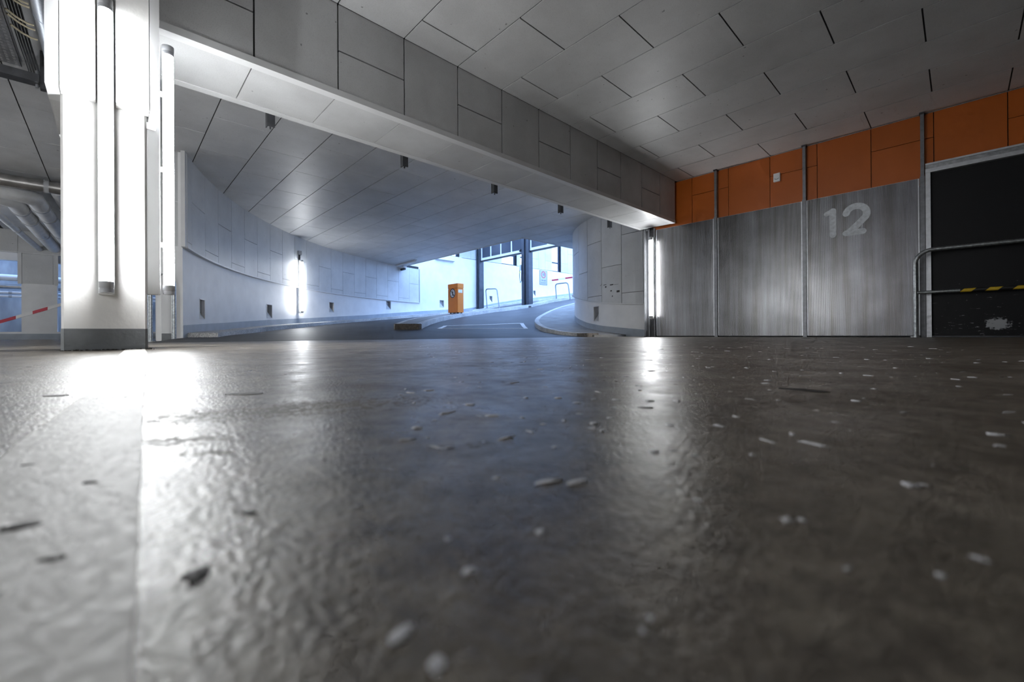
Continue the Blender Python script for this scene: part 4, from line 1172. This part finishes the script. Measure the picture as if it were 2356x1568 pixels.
# cables: bundle beside the tray, with a few beige ones crossing
for i in range(9):
    y = -.588 + .009 * i; z = 2.628 + .014 * (i % 2)
    c = MB().tube([(-6.5, y, z + .03), (-5.6, y, z), (-4.8, y, z + .004), (-3.4, y, z)], .0042, 8).build('cable', 'cable_d')
    tag(c, 'black cable in the bundle running beside the cable tray', 'cable', 'black cables beside the tray')
for i, xx in enumerate((-4.82, -4.87, -5.13, -5.2, -5.36)):
    c = MB().tube([(xx + .06, -.597, 2.606), (xx, -.55, 2.598), (xx - .05, -.50, 2.600), (xx - .06, -.462, 2.604)], .0085, 8).build('cable', 'cable_b')
    tag(c, 'beige cable crossing the black bundle beside the tray', 'cable', 'beige cables crossing the tray gap')
du = thing('round_duct', (-4.6, -.36, 2.62), 'smooth galvanised round duct between cable tray and column head', 'duct')
MB().tube([(-5.99, -.355, 2.615), (-3.4, -.355, 2.615)], .095, 28).build('barrel', 'duct', du)
MB().tube([(-5.0, -.355, 2.615), (-4.96, -.355, 2.615)], .098, 28).build('seam', 'duct', du)

# ================================================================ CRUMBS ON THE FLOOR
def crumb(x, y, s_, mat, name, h=.35, el=1.0):
    n = 9; ang0 = random.random() * 6; vs = []; ca, sa = math.cos(ang0), math.sin(ang0)
    for lay, (rr, z) in enumerate(((1.0, 0.0), (.85, .6), (.4, 1.0))):
        for k in range(n):
            a = 2 * math.pi * k / n; r = s_ / 2 * rr * random.uniform(.45, 1.25)
            dx, dy = r * math.cos(a) * el, r * math.sin(a) / el
            vs.append((x + dx * ca - dy * sa, y + dx * sa + dy * ca, z * s_ * h))
    fs = [tuple(range(2 * n, 3 * n))]
    for l in (0, 1):
        for k in range(n): fs.append((l * n + k, l * n + (k + 1) % n, (l + 1) * n + (k + 1) % n, (l + 1) * n + k))
    return vs, fs
BIG = [(-0.0972, 0.0521, 0.0087), (-0.0831, 0.0526, 0.0069), (-0.1108, 0.1176, 0.005), (-0.1312, 0.0889, 0.0035), (-0.1085, 0.0818, 0.0055), (-0.1684, 0.1451, 0.0046), (-0.1445, 0.1601, 0.0111), (-0.1344, 0.1685, 0.011), (-0.0572, 0.1025, 0.0032), (-0.056, 0.0967, 0.0024), (-0.0252, 0.1689, 0.0039), (-0.0045, 0.1849, 0.0043), (0.0042, 0.2071, 0.005), (0.0176, 0.4196, 0.0086), (-0.082, 0.1898, 0.0043), (-0.0485, 0.1954, 0.007), (-0.0443, 0.1997, 0.0044), (-0.1348, 0.2483, 0.0083), (-0.2012, 0.2745, 0.0076), (-0.2403, 0.2586, 0.0065), (-0.2722, 0.1518, 0.0043), (-0.319, 0.2034, 0.0053)]
for i, (x, y, s_) in enumerate(BIG):
    v, f = crumb(x, y, s_ * .85, 'fleck', 'paint_crumb', .10, 1.7 if i in (6, 7) else 1.15)
    o = MB().add(v, f, False).build('paint_crumb', 'fleck')
    tag(o, 'white paint crumb lying loose on the dark floor', 'paint crumb', 'loose white crumbs on the floor')
DARK = [(-0.1512, 0.1183, 0.0016), (-0.6983, 0.0104, 0.0042), (-0.2086, 0.0415, 0.0063), (-0.2088, -0.0146, 0.0072), (-0.3718, -0.036, 0.0055), (-0.3043, -0.0093, 0.0066), (-0.893, 0.2376, 0.005), (-0.3912, 0.5634, 0.0055), (-0.3704, 0.5661, 0.0047), (-0.2535, -0.0268, 0.0102), (-0.1661, 0.0183, 0.0109), (-0.1546, 0.0301, 0.003)]
for x, y, s_ in DARK:
    v, f = crumb(x, y, s_, 'grit', 'grit_crumb', .07, 1.3)
    on = y < .0
    v = [(a, b, c + (.0016 if (x > -3 and -.06 < y < .012) else 0)) for a, b, c in v]
    o = MB().add(v, f, True).build('grit_crumb', 'grit')
    tag(o, 'dark grit crumb lying on the floor', 'grit crumb', 'loose dark grit on the floor')
m = MB()
for i in range(420):
    d = .28 + 2.6 * random.random() ** 1.3; a = random.uniform(math.radians(72), math.radians(152))
    x, y = d * math.cos(a), d * math.sin(a)
    s_ = random.choice((.003, .004, .006, .008, .012)) * (0.45 + .7 * d ** .5)
    v, f = crumb(x, y, s_, 'fleck', '', .09, random.choice((1, 1.2, 1.6, 2.2)))
    m.add(v, f, True)
tag(m.build('paint_flecks', 'fleck'), 'scatter of tiny white paint flecks over the floor', 'flecks', kind='stuff')
m = MB()
for x, y, rx, ry, t in ((-.6357, .1214, .022, .011, .9), (-.1406, .6453, .028, .012, -.05), (-.7953, -.0531, .013, .007, 1.0)):
    n = 22
    poly = []
    for k in range(n):
        a = 2 * math.pi * k / n; r = random.uniform(.85, 1.12)
        dx, dy = rx * r * math.cos(a), ry * r * math.sin(a)
        poly.append((x + dx * math.cos(t) - dy * math.sin(t), y + dx * math.sin(t) + dy * math.cos(t)))
    o = MB().prism(poly, -.001, .0006).build('rubber_blot', 'grit')
    tag(o, 'flat dark rubbery blot stuck to the floor', 'blot', 'dark flat blots on the floor')
